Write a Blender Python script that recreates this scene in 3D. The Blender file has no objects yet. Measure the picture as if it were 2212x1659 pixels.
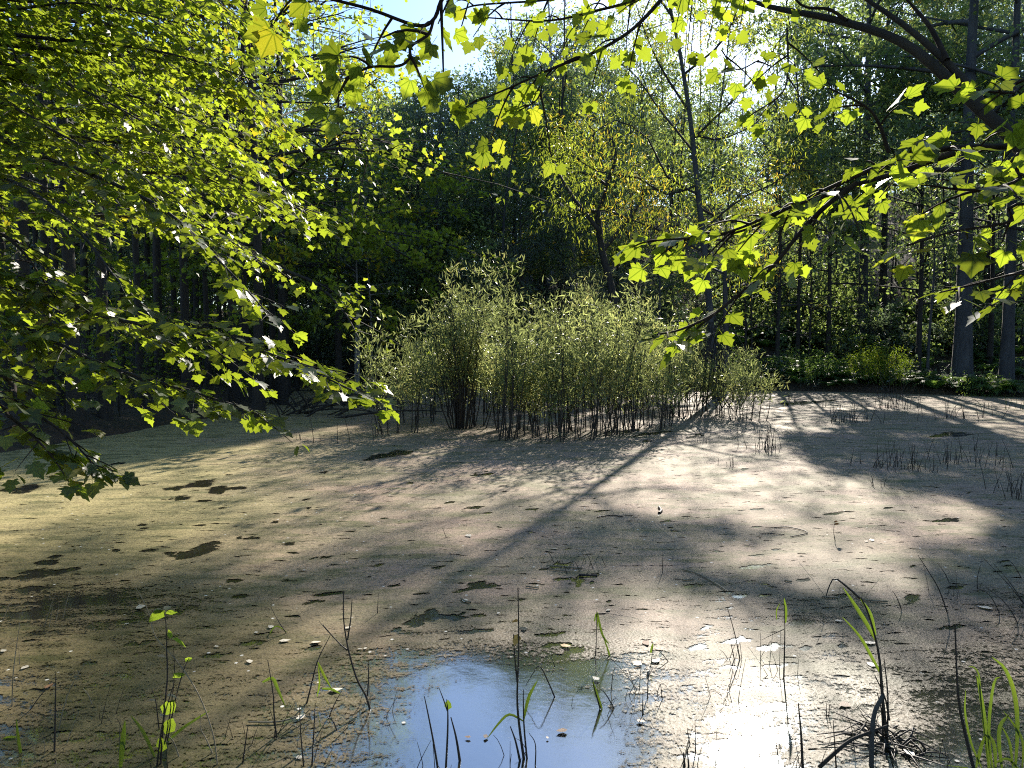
import bpy, math, random
import numpy as np
from mathutils import Vector, Quaternion
rng = np.random.default_rng(7)
random.seed(7)
sc = bpy.context.scene
COL = sc.collection
PI = math.pi
R = math.radians
# ------------------------------------------------------------ camera, sky, sun
F0 = 1597.0                      # focal length in units of a 2212 px wide picture
PITCH = R(3.2)
CAMZ = 1.6
cd = bpy.data.cameras.new('camera'); cam = bpy.data.objects.new('camera', cd); COL.objects.link(cam)
cd.sensor_width = 36; cd.lens = 36 * F0 / 2212; cd.clip_end = 3000; cd.clip_start = 0.05
cam.location = (0, 0, CAMZ); cam.rotation_euler = (PI / 2 - PITCH, 0, 0)
sc.camera = cam
SUN_EL, SUN_AZ = R(28), R(18)
SD = np.array([math.sin(SUN_AZ) * math.cos(SUN_EL), math.cos(SUN_AZ) * math.cos(SUN_EL), math.sin(SUN_EL)])
w = bpy.data.worlds.new('World'); sc.world = w; w.use_nodes = True
nt = w.node_tree; bg = nt.nodes['Background']
sky = nt.nodes.new('ShaderNodeTexSky'); sky.sky_type = 'NISHITA'; sky.sun_disc = False
sky.sun_elevation = SUN_EL; sky.sun_rotation = SUN_AZ
sky.air_density = 1.0; sky.dust_density = 0.3; sky.ozone_density = 4.0
nt.links.new(sky.outputs[0], bg.inputs[0]); bg.inputs[1].default_value = 0.09
sl = bpy.data.lights.new('sun', 'SUN'); sun = bpy.data.objects.new('sun', sl); COL.objects.link(sun)
sl.energy = 5.0; sl.angle = R(0.55); sl.color = (1.0, 0.92, 0.80)
sun.rotation_euler = Vector(SD).to_track_quat('Z', 'Y').to_euler()
sun.location = Vector(SD) * 200
vs = sc.view_settings; sc.display_settings.display_device = 'sRGB'
vs.view_transform = 'Standard'; vs.look = 'None'; vs.gamma = 1; vs.use_curve_mapping = False
vs.exposure = 1.6
cy = sc.cycles
cy.max_bounces = 7; cy.diffuse_bounces = 3; cy.glossy_bounces = 3; cy.transmission_bounces = 3
cy.transparent_max_bounces = 12; cy.caustics_reflective = False; cy.caustics_refractive = False
cy.sample_clamp_indirect = 4.0; cy.sample_clamp_direct = 0; cy.use_denoising = False; cy.filter_width = 1.1

# ------------------------------------------------------------ helpers
def at(px, py, Y):
    """point at forward distance Y that the camera sees in direction (px, py) of a 2212x1659 picture"""
    xc = (px - 1106) / F0; yc = (829.5 - py) / F0
    fy = math.cos(PITCH) + yc * math.sin(PITCH); fz = yc * math.cos(PITCH) - math.sin(PITCH)
    return np.array([xc / fy * Y, Y, CAMZ + fz / fy * Y])
def onwater(px, py, z=0.0):
    p = at(px, py, 1.0); t = (z - CAMZ) / (p[2] - CAMZ)
    return np.array([p[0] * t, t, z])
def proj(P):
    P = np.atleast_2d(P); y = P[:, 1]; z = P[:, 2] - CAMZ; c, s = math.cos(PITCH), math.sin(PITCH)
    d = np.maximum(y * c - z * s, 1e-3)
    return 1106 + F0 * P[:, 0] / d, 829.5 - F0 * (y * s + z * c) / d, y * c - z * s
def nrm(v):
    v = np.asarray(v, float); return v / np.maximum(np.linalg.norm(v, axis=-1, keepdims=True), 1e-9)
_lat = np.random.default_rng(3).random((64, 64))
def vnoise(x, y):
    x = np.asarray(x, float); y = np.asarray(y, float)
    xi = np.floor(x).astype(int); yi = np.floor(y).astype(int); u = x - xi; v = y - yi
    u = u * u * (3 - 2 * u); v = v * v * (3 - 2 * v)
    g = lambda a, b: _lat[a % 64, b % 64]
    return (g(xi, yi) * (1 - u) + g(xi + 1, yi) * u) * (1 - v) + (g(xi, yi + 1) * (1 - u) + g(xi + 1, yi + 1) * u) * v
def table(rows, ys, xs, px, py):
    G = np.array(rows, float); xs = np.array(xs, float); ys = np.array(ys, float)
    fx = np.interp(px, xs, np.arange(len(xs))); fy = np.interp(py, ys, np.arange(len(ys)))
    xi = np.clip(fx.astype(int), 0, len(xs) - 2); yi = np.clip(fy.astype(int), 0, len(ys) - 2)
    u = fx - xi; v = fy - yi
    return (G[yi, xi] * (1 - u) + G[yi, xi + 1] * u) * (1 - v) + (G[yi + 1, xi] * (1 - u) + G[yi + 1, xi + 1] * u) * v

def mesh_np(name, V, faces, mat=None, smooth=False, attr=None):
    """faces: list of int arrays (n,k), one per polygon size"""
    me = bpy.data.meshes.new(name)
    V = np.asarray(V, np.float32); faces = [np.asarray(f, np.int32) for f in faces if len(f)]
    me.vertices.add(len(V)); me.vertices.foreach_set('co', V.ravel())
    loops = np.concatenate([f.ravel() for f in faces]); tot = np.concatenate([np.full(len(f), f.shape[1], np.int32) for f in faces])
    me.loops.add(len(loops)); me.loops.foreach_set('vertex_index', loops)
    me.polygons.add(len(tot)); st = np.concatenate([[0], np.cumsum(tot)[:-1]]).astype(np.int32)
    me.polygons.foreach_set('loop_start', st); me.polygons.foreach_set('loop_total', tot)
    if smooth: me.polygons.foreach_set('use_smooth', np.ones(len(tot), bool))
    for k, a in (attr or {}).items():
        at_ = me.attributes.new(k, 'FLOAT', 'POINT'); at_.data.foreach_set('value', np.asarray(a, np.float32))
    me.update(calc_edges=True)
    if mat: me.materials.append(mat)
    return me
def tag(o, label=None, cat=None, group=None, kind=None):
    if label: o['label'] = label
    if cat: o['category'] = cat
    if group: o['group'] = group
    if kind: o['kind'] = kind
    return o
def empty(name, loc, label, cat, group=None):
    o = bpy.data.objects.new(name, None); COL.objects.link(o); o.location = tuple(float(c) for c in loc)
    o.empty_display_size = 0.1
    return tag(o, label, cat, group)
def part(name, V, faces, mat, root, smooth=False, kind=None, attr=None):
    V = np.asarray(V, float) - np.array(root.location)
    o = bpy.data.objects.new(name, mesh_np(name, V, faces, mat, smooth, attr)); COL.objects.link(o); o.parent = root
    if kind: o['kind'] = kind
    return o
def single(name, V, faces, mat, smooth=False, attr=None, origin=None):
    V = np.asarray(V, float); org = np.array(origin if origin is not None else V.mean(0) * [1, 1, 0])
    o = bpy.data.objects.new(name, mesh_np(name, V - org, faces, mat, smooth, attr)); COL.objects.link(o)
    o.location = tuple(float(c) for c in org)
    return o
def tube(pts, rad, n=5):
    pts = np.asarray(pts, float); m = len(pts); rad = np.broadcast_to(np.asarray(rad, float), (m,))
    T = nrm(np.gradient(pts, axis=0)); ref = np.array([0.0, 0, 1]) if abs(T[:, 2]).mean() < .85 else np.array([1.0, 0, 0])
    A = nrm(np.cross(T, ref)); B = np.cross(T, A); an = np.arange(n) * 2 * PI / n
    V = pts[:, None, :] + rad[:, None, None] * (A[:, None, :] * np.cos(an)[None, :, None] + B[:, None, :] * np.sin(an)[None, :, None])
    i = np.arange(m - 1)[:, None] * n; j = np.arange(n)[None, :]; j2 = (j + 1) % n
    Fq = np.stack([i + j, i + j2, i + n + j2, i + n + j], -1).reshape(-1, 4)
    return V.reshape(-1, 3), Fq
def tubes(lst):
    Vs, Fs, o = [], [], 0
    for pts, rad, n in lst:
        V, Fq = tube(pts, rad, n); Vs.append(V); Fs.append(Fq + o); o += len(V)
    return np.concatenate(Vs), [np.concatenate(Fs)]
def smoothline(pts, n):
    """Catmull-Rom through pts"""
    P = np.asarray(pts, float); P = np.vstack([2 * P[0] - P[1], P, 2 * P[-1] - P[-2]]); out = []
    segs = len(P) - 3
    for t in np.linspace(0, segs - 1e-6, n):
        i = int(t); u = t - i; a, b, c, d = P[i:i + 4]
        out.append(.5 * (2 * b + (c - a) * u + (2 * a - 5 * b + 4 * c - d) * u * u + (3 * b - a - 3 * c + d) * u ** 3))
    return np.array(out)
def place(tmpl, pos, axis, normal, size):
    """scatter a template (V, F) with its Y along axis and Z along normal"""
    TV, TF = tmpl; Yx = nrm(axis); Z = nrm(normal - (normal * Yx).sum(-1, keepdims=True) * Yx); X = np.cross(Yx, Z)
    s = np.asarray(size)[:, None, None]
    V = pos[:, None, :] + s * (TV[None, :, 0:1] * X[:, None, :] + TV[None, :, 1:2] * Yx[:, None, :] + TV[None, :, 2:3] * Z[:, None, :])
    N = len(pos); off = (np.arange(N) * len(TV))[:, None, None]
    return V.reshape(-1, 3), [(TF[None] + off).reshape(-1, TF.shape[1])]

# leaf templates, unit length along +Y
def maple_template(k=0, fine=True):
    r = np.random.default_rng(k)
    if fine:
        half = [(0.14, -.04), (0.30, -.03), (0.41, 0.07), (0.34, .16), (0.46, .23), (0.62, .42), (0.44, .48), (0.30, .50), (0.35, .67), (0.18, .78)]
    else:
        half = [(0.36, -.0), (0.62, .42), (0.27, .52)]
    half = [(x * (1 + r.uniform(-.1, .1)), y + r.uniform(-.025, .025)) for x, y in half]
    out = [(0.0, 0.05)] + half + [(0.0, 1.03)] + [(-x * r.uniform(.92, 1.08), y) for x, y in half[::-1]]
    P = np.array([(0, .38)] + out); n = len(out)
    x, y = P[:, 0], P[:, 1]; a, b, c = r.uniform(.05, .3), r.uniform(.0, .35), r.uniform(-.12, .12)
    z = a * np.abs(x) ** 1.3 - b * y * y + c * x * y - .12 * x * x
    V = np.column_stack([x, y, z]); Fc = np.array([(0, 1 + i, 1 + (i + 1) % n) for i in range(n)])
    if fine:       # leaf stalk
        q = len(V); V = np.vstack([V, [(-.012, -.45, .05), (.012, -.45, .05), (.012, .06, 0), (-.012, .06, 0)]])
        Fc = np.vstack([Fc, [(q, q + 1, q + 2), (q, q + 2, q + 3)]])
    V[:, 0:2] -= 0
    return V, Fc
MAPLE = [maple_template(k) for k in range(8)]
MAPLE_LO = [maple_template(k + 20, False) for k in range(5)]
OVAL = (np.array([(0, 0, 0), (.3, .42, .06), (0, 1, -.12), (-.3, .42, .06)]), np.array([(0, 1, 2, 3)]))
TRI = (np.array([(.05, 0, 0), (.36, .5, .08), (-.02, 1, -.1)]) * [1.2, 1, 1] - [.15, 0, 0], np.array([(0, 1, 2)]))
OVALB = (np.array([(0, 0, 0), (.36, .3, .05), (.26, .7, .0), (0, 1.05, -.15), (-.26, .7, .0), (-.36, .3, .05)]), np.array([(0, 1, 2, 3, 4, 5)]))
LANCE = (np.array([(0, 0, 0), (.085, .3, .02), (.06, .68, -.04), (0, 1, -.16), (-.06, .68, -.04), (-.085, .3, .02)]), np.array([(0, 1, 4, 5), (1, 2, 3, 4)]))
LANCE4 = (np.array([(0, 0, 0), (.12, .45, .02), (0, 1, -.14), (-.12, .45, .02)]), np.array([(0, 1, 2, 3)]))

# ------------------------------------------------------------ materials
def mat(name):
    m = bpy.data.materials.new(name); m.use_nodes = True; nt = m.node_tree; nt.nodes.clear()
    out = nt.nodes.new('ShaderNodeOutputMaterial'); return m, nt, out
def nd(nt, typ, **kw):
    n = nt.nodes.new(typ)
    for k, v in kw.items():
        if k.startswith('i_'):
            key = k[2:]; key = int(key) if key.isdigit() else key.replace('_', ' ')
            if hasattr(v, 'bl_rna') and isinstance(v, bpy.types.NodeSocket): nt.links.new(v, n.inputs[key])
            else: n.inputs[key].default_value = v
        else: setattr(n, k, v)
    return n
def ramp(nt, fac, stops, interp='LINEAR'):
    n = nt.nodes.new('ShaderNodeValToRGB'); nt.links.new(fac, n.inputs[0]); n.color_ramp.interpolation = interp
    e = n.color_ramp.elements
    while len(e) < len(stops): e.new(.5)
    for i, (p, c) in enumerate(stops): e[i].position = p; e[i].color = (*c, 1) if len(c) == 3 else c
    return n.outputs[0]
def mathn(nt, op, a, b=None, c=None, clamp=False):
    n = nt.nodes.new('ShaderNodeMath'); n.operation = op; n.use_clamp = clamp
    for i, v in enumerate((a, b, c)):
        if v is None: continue
        if isinstance(v, (int, float)): n.inputs[i].default_value = v
        else: nt.links.new(v, n.inputs[i])
    return n.outputs[0]
def mix(nt, fac, a, b, blend='MIX'):
    n = nt.nodes.new('ShaderNodeMix'); n.data_type = 'RGBA'; n.blend_type = blend
    for i, v in ((0, fac), (6, a), (7, b)):
        if isinstance(v, (int, float)): n.inputs[i].default_value = v
        elif isinstance(v, tuple): n.inputs[i].default_value = (*v, 1)
        else: nt.links.new(v, n.inputs[i])
    return n.outputs[2]
def leaf_mat(name, dif, trans, yellow=None, rough=.38, tw=.55, spec=.5, patch=.6, per_object=False, ymin=.8):
    m, nt, out = mat(name)
    geo = nd(nt, 'ShaderNodeNewGeometry'); oi = nd(nt, 'ShaderNodeObjectInfo')
    rnd = oi.outputs['Random'] if per_object else geo.outputs['Random Per Island']
    ns = nd(nt, 'ShaderNodeTexNoise', i_Vector=geo.outputs['Position'], i_Scale=patch, i_Detail=2.0)
    v = mathn(nt, 'ADD', mathn(nt, 'MULTIPLY', rnd, .55), mathn(nt, 'MULTIPLY', ns.outputs[0], .45))
    br = ramp(nt, v, [(.15, (.5, .5, .5)), (.8, (1.4, 1.4, 1.4))])
    yl = yellow or tuple(min(1, c * k) for c, k in zip(trans, (1.7, 1.2, .8)))
    yf = ramp(nt, mathn(nt, 'ADD', mathn(nt, 'MULTIPLY', rnd, .35), ns.outputs[0]), [(ymin, (0, 0, 0)), (ymin + .18, (1, 1, 1))])
    tc = mix(nt, yf, mix(nt, 1.0, trans, br, 'MULTIPLY'), yl)
    dc = mix(nt, yf, mix(nt, 1.0, dif, br, 'MULTIPLY'), tuple(c * .5 for c in yl))
    if per_object:      # veins of the single leaves
        P_ = nd(nt, 'ShaderNodeTexCoord').outputs['Object']; dm = None
        for th in (0, 38, -38, 78, -78):
            c_, s_ = math.cos(R(th)), math.sin(R(th))
            a_ = nd(nt, 'ShaderNodeVectorMath', operation='DOT_PRODUCT', i_0=P_, i_1=(c_, -s_, 0)).outputs['Value']; b_ = nd(nt, 'ShaderNodeVectorMath', operation='DOT_PRODUCT', i_0=P_, i_1=(s_, c_, 0)).outputs['Value']
            d_ = mathn(nt, 'MAXIMUM', mathn(nt, 'ABSOLUTE', a_), mathn(nt, 'MULTIPLY', b_, -1.0)); dm = d_ if dm is None else mathn(nt, 'MINIMUM', dm, d_)
        vf = ramp(nt, dm, [(.012, (1, 1, 1)), (.035, (0, 0, 0))]); bl = nd(nt, 'ShaderNodeTexNoise', i_Vector=P_, i_Scale=5.0, i_Detail=4.0)
        tc = mix(nt, vf, tc, mix(nt, 1.0, tc, (.45, .55, .4), 'MULTIPLY')); tc = mix(nt, ramp(nt, bl.outputs[0], [(.60, (0, 0, 0)), (.72, (.7, .7, .7))]), tc, mix(nt, 1.0, tc, (.75, .5, .5), 'MULTIPLY'))
    pb = nd(nt, 'ShaderNodeBsdfPrincipled', i_Roughness=rough); nt.links.new(dc, pb.inputs['Base Color'])
    pb.inputs['Specular IOR Level'].default_value = spec
    tr = nd(nt, 'ShaderNodeBsdfTranslucent'); nt.links.new(tc, tr.inputs[0])
    mx = nd(nt, 'ShaderNodeMixShader'); mx.inputs[0].default_value = tw
    nt.links.new(pb.outputs[0], mx.inputs[1]); nt.links.new(tr.outputs[0], mx.inputs[2]); nt.links.new(mx.outputs[0], out.inputs[0])
    return m
def bark_mat(name, c0, c1, sc_=14.0, stretch=.18):
    m, nt, out = mat(name); tc = nd(nt, 'ShaderNodeNewGeometry')
    mp = nd(nt, 'ShaderNodeMapping', i_Vector=tc.outputs['Position'], i_Scale=(1, 1, stretch))
    n1 = nd(nt, 'ShaderNodeTexNoise', i_Vector=mp.outputs[0], i_Scale=sc_, i_Detail=6.0, i_Roughness=.65)
    n2 = nd(nt, 'ShaderNodeTexNoise', i_Vector=tc.outputs['Position'], i_Scale=2.2, i_Detail=3.0)
    f = mathn(nt, 'ADD', mathn(nt, 'MULTIPLY', n1.outputs[0], .7), mathn(nt, 'MULTIPLY', n2.outputs[0], .35))
    c = ramp(nt, f, [(.35, c0), (.62, c1), (.75, tuple(x * 1.5 for x in c1))])
    pb = nd(nt, 'ShaderNodeBsdfPrincipled', i_Roughness=.85); nt.links.new(c, pb.inputs['Base Color'])
    bp = nd(nt, 'ShaderNodeBump', i_Strength=.7, i_Distance=.03); nt.links.new(n1.outputs[0], bp.inputs['Height'])
    nt.links.new(bp.outputs[0], pb.inputs['Normal']); nt.links.new(pb.outputs[0], out.inputs[0]); return m
def plain_mat(name, c, rough=.7, var=.35, scale=20.0, spec=.4):
    m, nt, out = mat(name); tc = nd(nt, 'ShaderNodeNewGeometry')
    n1 = nd(nt, 'ShaderNodeTexNoise', i_Vector=tc.outputs['Position'], i_Scale=scale, i_Detail=4.0)
    cc = ramp(nt, n1.outputs[0], [(.3, tuple(x * (1 - var) for x in c)), (.7, tuple(x * (1 + var) for x in c))])
    pb = nd(nt, 'ShaderNodeBsdfPrincipled', i_Roughness=rough); nt.links.new(cc, pb.inputs['Base Color'])
    pb.inputs['Specular IOR Level'].default_value = spec
    nt.links.new(pb.outputs[0], out.inputs[0]); return m
M = {}
M['maple'] = leaf_mat('maple_leaf', (.045, .085, .018), (.28, .355, .02), yellow=(.48, .41, .02), rough=.42, patch=.8, ymin=.85)
M['maple_one'] = leaf_mat('maple_leaf_single', (.045, .085, .018), (.28, .355, .02), yellow=(.48, .41, .02), rough=.42, patch=.8, per_object=True, ymin=.85)
M['far_maple'] = leaf_mat('far_maple_leaf', (.06, .10, .03), (.33, .42, .03), yellow=(.60, .46, .02), rough=.5, patch=.35, ymin=.82)
M['willow'] = leaf_mat('willow_leaf', (.11, .15, .07), (.38, .43, .14), yellow=(.58, .52, .18), rough=.36, patch=.9)
M['tree_willow'] = leaf_mat('tree_willow_leaf', (.06, .10, .025), (.36, .44, .04), yellow=(.70, .48, .04), rough=.45, patch=.3, ymin=.74)
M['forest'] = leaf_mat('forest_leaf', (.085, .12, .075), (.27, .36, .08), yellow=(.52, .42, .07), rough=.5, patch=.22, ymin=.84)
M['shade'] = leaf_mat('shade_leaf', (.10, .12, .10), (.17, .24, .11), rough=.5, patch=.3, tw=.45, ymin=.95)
M['fern'] = leaf_mat('fern_frond', (.07, .12, .045), (.24, .38, .06), rough=.5, patch=.8, ymin=.9)
M['bush'] = leaf_mat('bush_leaf', (.07, .12, .02), (.30, .42, .03), yellow=(.55, .5, .04), rough=.5, patch=1.5)
M['blade'] = leaf_mat('reed_blade', (.05, .08, .02), (.13, .20, .018), rough=.4, patch=2.0)
M['bark'] = bark_mat('dark_bark', (.012, .010, .009), (.036, .030, .026))
M['greybark'] = bark_mat('grey_bark', (.025, .026, .03), (.062, .063, .065), 9)
M['palebark'] = bark_mat('pale_dead_bark', (.11, .10, .10), (.27, .25, .24), 10)
M['twig'] = plain_mat('twig_bark', (.035, .026, .022), .8, spec=.1)
M['stem'] = plain_mat('dead_stem', (.028, .022, .018), .55)
M['palestem'] = plain_mat('pale_dry_stem', (.22, .18, .12), .6)
M['leafpale'] = plain_mat('pale_floating_leaf', (.52, .47, .38), .45, .3, 60)
M['leafbrown'] = plain_mat('brown_floating_leaf', (.22, .12, .06), .5, .4, 60)
M['leafgold'] = plain_mat('gold_floating_leaf', (.5, .30, .08), .5, .3, 60)

# water: dark still pond water with its reflection raised and sky blue painted into the gloss colour
m, nt, out = mat('pond_water'); M['water'] = m
geo = nd(nt, 'ShaderNodeNewGeometry')
n1 = nd(nt, 'ShaderNodeTexNoise', i_Vector=geo.outputs['Position'], i_Scale=2.2, i_Detail=2.0)
n2 = nd(nt, 'ShaderNodeTexNoise', i_Vector=geo.outputs['Position'], i_Scale=26.0, i_Detail=2.0)
h = mathn(nt, 'ADD', mathn(nt, 'MULTIPLY', n1.outputs[0], .6), mathn(nt, 'MULTIPLY', n2.outputs[0], .06))
bp = nd(nt, 'ShaderNodeBump', i_Strength=.10, i_Distance=.05); nt.links.new(h, bp.inputs['Height'])
df = nd(nt, 'ShaderNodeBsdfDiffuse'); df.inputs[0].default_value = (.035, .032, .020, 1)
gl = nd(nt, 'ShaderNodeBsdfGlossy', i_Roughness=.09); gl.inputs[0].default_value = (.84, .92, 1, 1)
fr = nd(nt, 'ShaderNodeFresnel', i_IOR=1.45); nt.links.new(bp.outputs[0], gl.inputs['Normal']); nt.links.new(bp.outputs[0], fr.inputs['Normal'])
fac = mathn(nt, 'ADD', mathn(nt, 'MULTIPLY', fr.outputs[0], .7), .30, clamp=True)
mx = nd(nt, 'ShaderNodeMixShader'); nt.links.new(fac, mx.inputs[0]); nt.links.new(df.outputs[0], mx.inputs[1]); nt.links.new(gl.outputs[0], mx.inputs[2])
nt.links.new(mx.outputs[0], out.inputs[0])

# floating scum: tan film with grain, specks and holes ('cover' is how closed the film is)
m, nt, out = mat('pond_scum'); M['scum'] = m
geo = nd(nt, 'ShaderNodeNewGeometry'); P = geo.outputs['Position']
ca = nd(nt, 'ShaderNodeAttribute', attribute_name='cover'); wa = nd(nt, 'ShaderNodeAttribute', attribute_name='warm')
big = nd(nt, 'ShaderNodeTexNoise', i_Vector=P, i_Scale=.9, i_Detail=5.0, i_Roughness=.6)
mp = nd(nt, 'ShaderNodeMapping', i_Vector=P, i_Scale=(.55, 1.6, 1), i_Rotation=(0, 0, R(-14)))
mid = nd(nt, 'ShaderNodeTexNoise', i_Vector=mp.outputs[0], i_Scale=5.0, i_Detail=6.0, i_Roughness=.68)
fine = nd(nt, 'ShaderNodeTexNoise', i_Vector=P, i_Scale=38.0, i_Detail=6.0, i_Roughness=.9)
vor = nd(nt, 'ShaderNodeTexVoronoi', i_Vector=P, i_Scale=60.0)
spv = nd(nt, 'ShaderNodeTexVoronoi', i_Vector=P, i_Scale=11.0); dkv = nd(nt, 'ShaderNodeTexVoronoi', i_Vector=mp.outputs[0], i_Scale=17.0)
wt = nd(nt, 'ShaderNodeAttribute', attribute_name='wet')
cA = mix(nt, ramp(nt, big.outputs[0], [(.35, (0, 0, 0)), (.65, (1, 1, 1))]), (.345, .245, .182), (.235, .20, .13))
cW = mix(nt, wa.outputs['Fac'], cA, (.37, .315, .155))
grain = ramp(nt, fine.outputs[0], [(.36, (.22, .22, .22)), (.46, (.85, .85, .85)), (.56, (1.1, 1.1, 1.1)), (.66, (1.7, 1.7, 1.7))])
pat = nd(nt, 'ShaderNodeTexNoise', i_Vector=mp.outputs[0], i_Scale=2.6, i_Detail=9.0, i_Roughness=.72)
cW = mix(nt, ramp(nt, pat.outputs[0], [(.48, (0, 0, 0)), (.62, (.9, .9, .9))]), cW, (.125, .125, .055))
cW = mix(nt, ramp(nt, pat.outputs[0], [(.30, (.7, .7, .7)), (.42, (0, 0, 0))]), cW, (.15, .095, .06))
cG = mix(nt, 1.0, cW, grain, 'MULTIPLY')
pale = ramp(nt, spv.outputs['Distance'], [(.07, (1, 1, 1)), (.12, (0, 0, 0))])
sel = mathn(nt, 'GREATER_THAN', nd(nt, 'ShaderNodeSeparateColor', i_0=spv.outputs['Color']).outputs[0], .70)
pf = mathn(nt, 'MULTIPLY', mathn(nt, 'MULTIPLY', pale, sel), .9)
dk = mathn(nt, 'MULTIPLY', ramp(nt, dkv.outputs['Distance'], [(.12, (1, 1, 1)), (.2, (0, 0, 0))]), mathn(nt, 'GREATER_THAN', nd(nt, 'ShaderNodeSeparateColor', i_0=dkv.outputs['Color']).outputs[1], .6))
cG = mix(nt, dk, cG, (.03, .028, .018))
cG = mix(nt, mathn(nt, 'MULTIPLY', wt.outputs['Fac'], .8), cG, mix(nt, 1.0, cG, (.46, .46, .36), 'MULTIPLY'))
cP = mix(nt, pf, cG, (.70, .68, .62))
pb = nd(nt, 'ShaderNodeBsdfPrincipled', i_Roughness=.7); nt.links.new(mathn(nt, 'SUBTRACT', .72, mathn(nt, 'MULTIPLY', wt.outputs['Fac'], .24)), pb.inputs['Roughness']); nt.links.new(mathn(nt, 'ADD', .08, mathn(nt, 'MULTIPLY', wt.outputs['Fac'], .06)), pb.inputs['Specular IOR Level']); nt.links.new(cP, pb.inputs['Base Color'])
bh = mathn(nt, 'ADD', mathn(nt, 'MULTIPLY', fine.outputs[0], .5), mathn(nt, 'MULTIPLY', vor.outputs['Distance'], .5))
bp = nd(nt, 'ShaderNodeBump', i_Strength=.5, i_Distance=.006); nt.links.new(bh, bp.inputs['Height']); nt.links.new(bp.outputs[0], pb.inputs['Normal'])
# closedness: coarse streaks + fine grain against 'cover'
q = mathn(nt, 'ADD', mathn(nt, 'MULTIPLY', mid.outputs[0], .36), mathn(nt, 'MULTIPLY', fine.outputs[0], .64))
q = mathn(nt, 'ADD', mathn(nt, 'MULTIPLY', mathn(nt, 'SUBTRACT', q, .5), 3.6), .5)
al = ramp(nt, mathn(nt, 'ADD', mathn(nt, 'SUBTRACT', ca.outputs['Fac'], q), .5, clamp=True), [(.47, (0, 0, 0)), (.53, (1, 1, 1))])
al = mathn(nt, 'MAXIMUM', al, mathn(nt, 'MULTIPLY', pf, mathn(nt, 'GREATER_THAN', ca.outputs['Fac'], .2)))
mp2 = nd(nt, 'ShaderNodeMapping', i_Vector=P, i_Scale=(.8, 2.2, 1), i_Rotation=(0, 0, R(-12)))
flk = nd(nt, 'ShaderNodeTexNoise', i_Vector=mp2.outputs[0], i_Scale=7.0, i_Detail=5.0, i_Roughness=.6)
al = mathn(nt, 'MULTIPLY', al, ramp(nt, flk.outputs[0], [(.62, (1, 1, 1)), (.64, (0, 0, 0))]))
tr = nd(nt, 'ShaderNodeBsdfTransparent')
mx = nd(nt, 'ShaderNodeMixShader'); nt.links.new(al, mx.inputs[0]); nt.links.new(tr.outputs[0], mx.inputs[1]); nt.links.new(pb.outputs[0], mx.inputs[2])
nt.links.new(mx.outputs[0], out.inputs[0])

# forest floor
m, nt, out = mat('forest_floor'); M['floor'] = m
geo = nd(nt, 'ShaderNodeNewGeometry'); P = geo.outputs['Position']
a = nd(nt, 'ShaderNodeTexNoise', i_Vector=P, i_Scale=.6, i_Detail=6.0); b = nd(nt, 'ShaderNodeTexVoronoi', i_Vector=P, i_Scale=14.0)
c = mix(nt, ramp(nt, a.outputs[0], [(.4, (0, 0, 0)), (.6, (1, 1, 1))]), (.032, .021, .014), (.018, .022, .011))
c = mix(nt, mathn(nt, 'MULTIPLY', nd(nt, 'ShaderNodeSeparateColor', i_0=b.outputs['Color']).outputs[0], .7), c, (.085, .05, .03))
pb = nd(nt, 'ShaderNodeBsdfPrincipled', i_Roughness=.95); nt.links.new(c, pb.inputs['Base Color'])
bp = nd(nt, 'ShaderNodeBump', i_Strength=.8, i_Distance=.04); nt.links.new(b.outputs['Distance'], bp.inputs['Height']); nt.links.new(bp.outputs[0], pb.inputs['Normal'])
nt.links.new(pb.outputs[0], out.inputs[0])
# ------------------------------------------------------------ terrain, water, scum
def inside(x, y):
    """metres inside the pond (negative on land)"""
    x = np.asarray(x, float); y = np.asarray(y, float)
    wob = (vnoise(x * .35 + 9, y * .35) - .5) * 1.6 + (vnoise(x * 1.3, y * 1.3 + 5) - .5) * .5
    far = np.interp(x, [-14, -8, -4, 4, 10, 14, 20], [26, 26.5, 26.5, 26, 24.6, 22.5, 17])
    lef = np.interp(y, [0, 8, 10, 14, 17, 20, 23, 27], [-9, -8.2, -7.4, -6.7, -6.2, -6.4, -8.5, -10])
    rig = np.interp(y, [0, 10, 18, 24, 30], [13, 16, 16.5, 17, 17])
    d = np.minimum(np.minimum(far - y, x - lef), np.minimum(rig - x, y - .75))
    return d + wob * np.clip((y - 3) / 5, .15, 1) * .5
def ground(x, y):
    d = inside(x, y); o = np.maximum(-d, 0)
    z = np.where(d > 0, -np.minimum(d * .4, .5), .26 * (1 - np.exp(-o / .35)) + .02 * np.minimum(o, 10))
    x = np.asarray(x, float); y = np.asarray(y, float)
    side = np.interp(x, [-20, -6, 2, 10], [.10, .16, .30, .36])
    hill = side * np.clip(np.maximum(0, y - 25.5) * 1.0, 0, 34)
    hill = hill + .08 * np.clip(np.abs(x) - 18, 0, 30)
    z = z + np.where(d < 0, hill + (vnoise(x * .4, y * .4) - .5) * .5 * np.clip(o, 0, 1) * np.clip(y / 10, .1, 1), 0)
    return z
def axis_(lo, hi, inner_lo, inner_hi, step):
    a = np.arange(inner_lo, inner_hi, step); l = inner_lo - np.cumsum(np.geomspace(step, 60, 22)); r = a[-1] + np.cumsum(np.geomspace(step, 60, 22))
    return np.concatenate([l[::-1], a, r])
gx = axis_(0, 0, -24, 24, .32); gy = axis_(0, 0, -3, 42, .32)
X, Y = np.meshgrid(gx, gy); Z = ground(X.ravel(), Y.ravel()); V = np.column_stack([X.ravel(), Y.ravel(), Z])
nx, ny = len(gx), len(gy); i = (np.arange(ny - 1)[:, None] * nx + np.arange(nx - 1)[None]).ravel()
Fq = np.stack([i, i + 1, i + nx + 1, i + nx], -1)
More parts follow.
